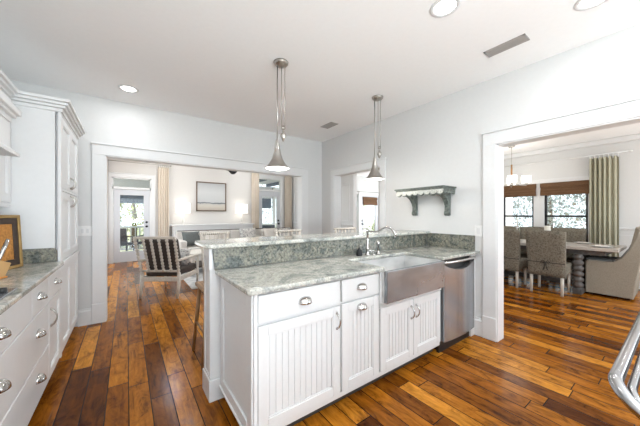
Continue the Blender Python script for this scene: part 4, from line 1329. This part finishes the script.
# nook: shade, rod
def woven_shade(x, y0, y1, z0, z1, label, along='Y'):
    t = thing('woven_shade', label, 'window shade', (x, (y0 + y1) / 2, z0) if along == 'Y' else ((y0 + y1) / 2, x, z0))
    m, m2 = MB(), MB()
    for k in range(3):
        za = z0 + (z1 - z0) * 0.22 * k
        o = 0.012 * (3 - k)
        q = (x - 0.02 - o, x - 0.004, y0, y1, za, za + (z1 - z0) * 0.25) if along == 'Y' else (y0, y1, x - 0.02 - o, x - 0.004, za, za + (z1 - z0) * 0.25)
        m.box(*q, 0.008)
    q = (x - 0.018, x - 0.004, y0, y1, z0 + (z1 - z0) * 0.6, z1) if along == 'Y' else (y0, y1, x - 0.018, x - 0.004, z0 + (z1 - z0) * 0.6, z1)
    m.box(*q)
    part('folds', m, M_woven, t)
    q = (x - 0.045, x - 0.002, y0 - 0.005, y1 + 0.005, z1 - 0.09, z1) if along == 'Y' else (y0 - 0.005, y1 + 0.005, x - 0.045, x - 0.002, z1 - 0.09, z1)
    part('valance', m2.box(*q, 0.004), M_woven, t)
woven_shade(7.03, 7.06, 7.80, 1.68, 1.98, 'brown woven shade on the glass door beyond the right wall opening', 'X')
rod(6.35, 8.0, 6.92, 2.15, 'pale curtain rod above the shaded door beyond the right wall opening', 'X', None, 0.08)

# ================================================================== DINING ROOM
woven_shade(XD - 0.03, 1.94, 2.65, 1.72, 1.985, 'brown woven shade on the dining window beside the chandelier')
woven_shade(XD - 0.03, 1.08, 1.86, 1.72, 1.985, 'brown woven shade on the dining window beside the sage curtain')
rod(0.58, 2.70, XD - 0.10, 2.44, 'long pale curtain rod across the dining windows', 'Y', M_trim, 0.10)
drape(0.72, 1.10, XD - 0.10, 0.02, 2.385, M_curt_d, 'curtain', 'sage and cream striped curtain with white rings at the dining window', 'Y', 0.045, 6, True)

t = thing('dining_table', 'limed trestle dining table with chunky turned columns laid for a meal', 'dining table', (6.45, 1.7, 0))
part('tabletop', MB().box(5.98, 6.88, 0.60, 2.70, 0.735, 0.785, 0.008), M_tabletop, t)
part('apron', MB().box(6.08, 6.82, 0.75, 2.5, 0.655, 0.735), M_tablebase, t)
for y in (1.06, 2.30):
    for x in (6.06, 6.54):
        pr = [(0, 0.09), (0.07, 0.09)]
        for k in range(6):
            z = 0.10 + k * 0.092
            pr += [(0.048, z), (0.068, z + 0.025), (0.074, z + 0.046), (0.068, z + 0.068), (0.048, z + 0.09)]
        pr += [(0.075, 0.66), (0, 0.66)]
        part('column', MB().lathe(pr, (x, y, 0), 18), M_tablebase, t)
    part('foot', MB().box(5.99, 6.62, y - 0.06, y + 0.06, 0, 0.095, 0.015), M_tablebase, t)
part('stretcher', MB().box(6.26, 6.34, 1.06, 2.30, 0.10, 0.17, 0.006), M_tablebase, t)

def parsons(label):
    t = thing('dining_chair', label, 'dining chair', (0, 0, 0), 0, 'taupe slipcovered chairs round the dining table')
    # local: back plane at y=0, seat towards +y
    b = bmesh.new()
    nx, nz = 8, 10
    def V(i, k, s):
        u = i / nx * 2 - 1; v = k / nz
        hw = 0.235 + 0.022 * v
        z = 0.30 + 0.75 * v
        lean = -0.10 * max(0, v - 0.25)
        return (u * hw, lean - 0.018 * (1 - u * u) * v + (0.075 if s else 0.0), z - 0.012 * (u * u) * (k == nz))
    G = {(i, k, s): b.verts.new(V(i, k, s)) for i in range(nx + 1) for k in range(nz + 1) for s in (0, 1)}
    for i in range(nx):
        for k in range(nz):
            b.faces.new((G[i, k, 0], G[i + 1, k, 0], G[i + 1, k + 1, 0], G[i, k + 1, 0]))
            b.faces.new((G[i, k, 1], G[i, k + 1, 1], G[i + 1, k + 1, 1], G[i + 1, k, 1]))
    for k in range(nz):
        b.faces.new((G[0, k, 0], G[0, k + 1, 0], G[0, k + 1, 1], G[0, k, 1])); b.faces.new((G[nx, k, 0], G[nx, k, 1], G[nx, k + 1, 1], G[nx, k + 1, 0]))
    for i in range(nx):
        b.faces.new((G[i, 0, 0], G[i, 0, 1], G[i + 1, 0, 1], G[i + 1, 0, 0])); b.faces.new((G[i, nz, 0], G[i + 1, nz, 0], G[i + 1, nz, 1], G[i, nz, 1]))
    bmesh.ops.recalc_face_normals(b, faces=b.faces)
    m = MB(); m._add(b, True)
    part('backrest', m, M_slip, t, True)
    part('seat', MB().box(-0.235, 0.235, 0.07, 0.50, 0.36, 0.50, 0.025, 3), M_slip, t, True)
    # skirt with a scalloped hem
    sk = MB()
    sk.prism([(-0.24, 0.38), (0.24, 0.38), (0.24, 0.29), (0.20, 0.30), (0.12, 0.335), (0.0, 0.345), (-0.12, 0.335), (-0.20, 0.30), (-0.24, 0.29)], 0.492, 0.503, 'Y')
    for sx in (-1, 1):
        sk.prism([(0.06, 0.38), (0.50, 0.38), (0.50, 0.29), (0.42, 0.325), (0.28, 0.345), (0.14, 0.325), (0.06, 0.29)], sx * 0.232 - 0.006, sx * 0.232 + 0.006, 'X')
    part('skirt', sk, M_slip, t, True)
    for sx in (-1, 1):
        part('leg', MB().tube([(sx * 0.20, 0.04, 0.36), (sx * 0.20, 0.03, 0.0)], [0.026, 0.020], 8), M_ivoryleg, t, True)
        part('leg', MB().tube([(sx * 0.20, 0.45, 0.36), (sx * 0.20, 0.45, 0.0)], [0.026, 0.020], 8), M_ivoryleg, t, True)
    tie = MB()
    tie.box(-0.245, 0.245, -0.012, -0.002, 0.515, 0.528, 0.003)
    for sx in (-1, 1):
        tie.tube([(0, -0.014, 0.525), (sx * 0.035, -0.025, 0.560), (sx * 0.06, -0.02, 0.53), (sx * 0.03, -0.018, 0.515), (0, -0.014, 0.522)], 0.006, 6)
        tie.tube([(0, -0.016, 0.52), (sx * 0.012, -0.02, 0.46), (sx * 0.03, -0.016, 0.40)], [0.006, 0.007, 0.008], 6)
    part('bow', tie, M_tie, t, True)
    return t
ch = parsons('taupe slipcovered dining chair with back to the kitchen, beside the turned table column')
ch.location = (5.60, 1.37, 0); ch.rotation_euler = (0, 0, -PI / 2)
dup(ch, (5.62, 1.985, 0), -PI / 2, 'taupe slipcovered dining chair with back to the kitchen, half hidden by the opening casing')
dup(ch, (7.06, 1.38, 0), PI / 2, 'taupe slipcovered dining chair on the window side, nearest the curtain')
dup(ch, (7.10, 1.93, 0), PI / 2, 'taupe slipcovered dining chair on the window side, middle of the row')
dup(ch, (7.10, 2.47, 0), PI / 2, 'taupe slipcovered dining chair on the window side, farthest from the curtain')

# host armchair at the table's near end
t = thing('slipcovered_armchair', 'beige linen slipcovered armchair at the head of the dining table', 'armchair', (6.44, 0.75, 0))
AX0, AX1, AY0, AY1 = 6.15, 6.80, 0.47, 0.99
side = [(AY0, 0.03), (AY1, 0.03), (AY1, 0.55), (AY1 - 0.04, 0.575), (AY1 - 0.20, 0.565), (AY0 + 0.21, 0.57), (AY0 + 0.12, 0.64), (AY0 + 0.04, 0.78), (AY0 - 0.02, 0.95), (AY0 - 0.05, 1.10), (AY0 - 0.13, 1.11), (AY0 - 0.09, 0.7), (AY0 - 0.03, 0.3)]
for xa, xb in ((AX0, AX0 + 0.10), (AX1 - 0.10, AX1)):
    part('side', MB().prism(side, xa, xb, 'X', 0.018, 3), M_linen, t)
part('back', MB().prism([(AY0 - 0.13, 1.12), (AY0 - 0.02, 1.12), (AY0 + 0.10, 0.45), (AY0 + 0.10, 0.03), (AY0 + 0.005, 0.03), (AY0 - 0.09, 0.7)], AX0 + 0.02, AX1 - 0.02, 'X', 0.025, 3), M_linen, t)
part('seat_base', MB().box(AX0 + 0.09, AX1 - 0.09, AY0 + 0.10, AY1 - 0.01, 0.03, 0.46, 0.015), M_linen, t)
part('seat_cushion', MB().box(AX0 + 0.095, AX1 - 0.095, AY0 + 0.12, AY1 + 0.02, 0.455, 0.60, 0.04, 3), M_greycush, t)
pp = MB()
pp.tube([(AX0 + 0.05, y, z + 0.006) for y, z in side[3:10]], 0.014, 8)
part('arm_welt', pp, M_greycush, t)
for x in (AX0 + 0.06, AX1 - 0.06):
    for y in (AY0 + 0.05, AY1 - 0.06):
        part('foot', MB().tube([(x, y, 0.06), (x, y, 0)], 0.022, 10), M_darkwood, t)

# table setting
for i, (x, y, lab) in enumerate(((6.2, 0.80, 'white dinner plate on the dining table nearest the armchair'), (6.18, 1.34, 'white dinner plate in front of the near chair beside the column'),
                                 (6.70, 1.10, 'white dinner plate on the window side near the curtain'), (6.18, 1.98, 'white dinner plate before the half hidden dining chair'))):
    t = thing('dinner_plate', lab, 'plate', (x, y, 0.785), 0, 'place settings on the dining table')
    part('plate', MB().lathe([(0, 0.004), (0.085, 0.005), (0.13, 0.018), (0.132, 0.021), (0.085, 0.010), (0, 0.008)], (x, y, 0.785), 28), M_porc, t)
    solo('cloth_napkin', MB().box(x - 0.05, x + 0.05, y - 0.075, y + 0.075, 0.795, 0.815, 0.008), M_pillow_light, 'folded pale napkin on the plate ' + lab.split('table ', 1)[-1] if 'table ' in lab else 'folded pale napkin on the plate ' + lab.split('plate ', 1)[1], 'napkin', 'place settings on the dining table')
t = thing('pillar_candle', 'thick ivory pillar candle standing in the middle of the dining table', 'candle', (6.45, 1.55, 0.785))
part('holder', MB().lathe([(0, 0), (0.06, 0), (0.055, 0.012), (0.03, 0.02), (0.03, 0.12), (0.06, 0.13), (0.06, 0.14), (0, 0.14)], (6.45, 1.55, 0.785), 20), M_whitewash, t)
part('wax', MB().lathe([(0, 0.14), (0.048, 0.14), (0.048, 0.31), (0.044, 0.315), (0, 0.31)], (6.45, 1.55, 0.785), 20), M_candle, t)
part('wick', MB().tube([(6.45, 1.55, 1.095), (6.45, 1.55, 1.115)], 0.002, 6), M_black, t)
t = thing('candlestick', 'silver candlestick with a slim candle on the dining table left of the pillar candle', 'candlestick', (6.45, 2.03, 0.785))
part('stem', MB().lathe([(0, 0), (0.06, 0), (0.055, 0.012), (0.018, 0.03), (0.012, 0.06), (0.026, 0.09), (0.012, 0.12), (0.011, 0.22), (0.024, 0.25), (0.03, 0.29), (0, 0.29)], (6.45, 2.03, 0.785), 18), M_chrome, t)
part('candle', MB().lathe([(0, 0.29), (0.011, 0.29), (0.010, 0.45), (0, 0.455)], (6.45, 2.03, 0.785), 12), M_candle, t)

t = thing('chandelier', 'bronze ring chandelier with lit white glass shades over the dining table', 'chandelier', (6.42, 2.12, H))
cx_, cy_ = 6.42, 2.12
part('canopy', MB().lathe([(0, -0.03), (0.05, -0.025), (0.065, 0), (0, 0)], (cx_, cy_, H), 20), M_nickel, t)
part('stem', MB().tube([(cx_, cy_, H - 0.02), (cx_, cy_, 2.34)], 0.005, 8), M_nickel, t)
part('sleeve', MB().tube([(cx_, cy_, 2.34), (cx_, cy_, 1.98)], 0.017, 10), M_oak, t)
m = MB()
for i in range(4):
    a_ = i * PI / 2 + 0.35
    ex, ey = cx_ + 0.24 * math.cos(a_), cy_ + 0.24 * math.sin(a_)
    m.tube([(cx_, cy_, 2.0), (cx_ + 0.12 * math.cos(a_), cy_ + 0.12 * math.sin(a_), 1.915), (ex, ey, 1.90), (ex, ey, 1.935)], 0.009, 8)
    m.lathe([(0, 0), (0.03, 0), (0.035, 0.012), (0, 0.012)], (ex, ey, 1.93), 14)
m.sphere((cx_, cy_, 1.93), 0.03)
part('arms', m, M_nickel, t)
for i in range(4):
    a_ = i * PI / 2 + 0.35
    ex, ey = cx_ + 0.24 * math.cos(a_), cy_ + 0.24 * math.sin(a_)
    part('glass_shade', MB().lathe([(0.0, 1.943), (0.070, 1.943), (0.080, 1.96), (0.080, 2.09), (0.076, 2.09), (0.074, 1.96), (0, 1.95)], (ex, ey, 0), 20), M_chand, t)
l = light('chandelier_bulbs', 'POINT', (0, 0, 2.13 - H), (0, 0, 0), 8, (1, 0.93, 0.84), shadow_soft_size=0.2)
l.parent = t

# ================================================================== GARDEN AND PORCH FURNITURE
def bush(name, x, y, h, r, mat, label, n=2600, trunk=True, z0=-0.2, cat='shrub', leaf=0.13):
    t = thing(name, label, cat, (x, y, z0))
    part('trunk', MB().tube([(x, y, z0), (x + 0.05, y, z0 + h * 0.4), (x - 0.05, y + 0.04, z0 + h * 0.75)], [0.10 * r, 0.07 * r, 0.02], 8), M_bark, t)
    b = bmesh.new()
    rr = random.Random(int(x * 100 + y * 10))
    for i in range(n):
        while True:
            p = Vector((rr.uniform(-1, 1), rr.uniform(-1, 1), rr.uniform(-1, 1)))
            if 0.25 < p.length < 1: break
        p = Vector((x + p.x * r, y + p.y * r, z0 + h * 0.55 + p.z * h * 0.46))
        s = leaf * rr.uniform(0.6, 1.3)
        q = Matrix.Rotation(rr.uniform(0, 6.28), 3, 'Z') @ Matrix.Rotation(rr.uniform(-1.2, 1.2), 3, 'X')
        vs = [b.verts.new(p + q @ Vector(v)) for v in ((-s * 0.3, 0, 0), (0, -s * 0.5, 0.02), (s * 0.3, 0, 0), (0, s * 0.5, 0.02))]
        b.faces.new(vs)
    m = MB(); m._add(b)
    part('foliage', m, mat, t)
for x, y, h, r, mt, lb in ((-2.9, 15.4, 3.4, 1.4, M_leafA, 'yellow-green shrub beyond the porch, left through the far left door'),
                           (0.25, 14.6, 3.6, 1.4, M_leafA, 'yellow-green shrub beyond the porch, straight through the far left door'),
                           (6.2, 16.0, 3.8, 1.6, M_leafB, 'haze-paled shrub beyond the second glass door'),
                           (10.8, 4.3, 4.4, 1.35, M_leafB, 'haze-paled tree outside the dining window beside the chandelier'),
                           (13.9, 3.3, 4.6, 1.6, M_leafB, 'haze-paled tree farther off, outside between the two dining windows'),
                           (10.6, 1.5, 4.2, 1.35, M_leafB, 'haze-paled tree outside the dining window beside the curtain'),
                           (12.4, 11.2, 3.8, 1.5, M_leafA, 'yellow-green shrub outside the shaded nook door')):
    bush('garden_shrub', x, y, h, r, mt, lb)
def patio_chair(x, y, rz, label):
    t = thing('patio_chair', label, 'patio chair', (x, y, -0.01), rz)
    part('seat', MB().box(-0.28, 0.28, -0.27, 0.27, 0.36, 0.44, 0.02), M_patio, t, True)
    part('backrest', MB(Matrix.Translation((0, 0.27, 0.66)) @ Matrix.Rotation(-0.15, 4, 'X')).box(-0.28, 0.28, -0.025, 0.025, -0.25, 0.22, 0.02), M_patio, t, True)
    for sx in (-1, 1):
        part('armrest', MB().box(sx * 0.29 - 0.03, sx * 0.29 + 0.03, -0.25, 0.27, 0.60, 0.63, 0.01), M_patio, t, True)
        for sy in (-1, 1):
            part('leg', MB().box(sx * 0.27 - 0.02, sx * 0.27 + 0.02, sy * 0.24 - 0.02, sy * 0.24 + 0.02, 0, 0.61, 0.004), M_patio, t, True)
patio_chair(-0.15, 10.5, 0.4, 'dark wicker porch chair seen through the far left glass door, left one')
patio_chair(0.65, 10.7, -0.5, 'dark wicker porch chair seen through the far left glass door, right one')
patio_chair(5.0, 10.6, -0.3, 'dark wicker porch chair seen through the second glass door')
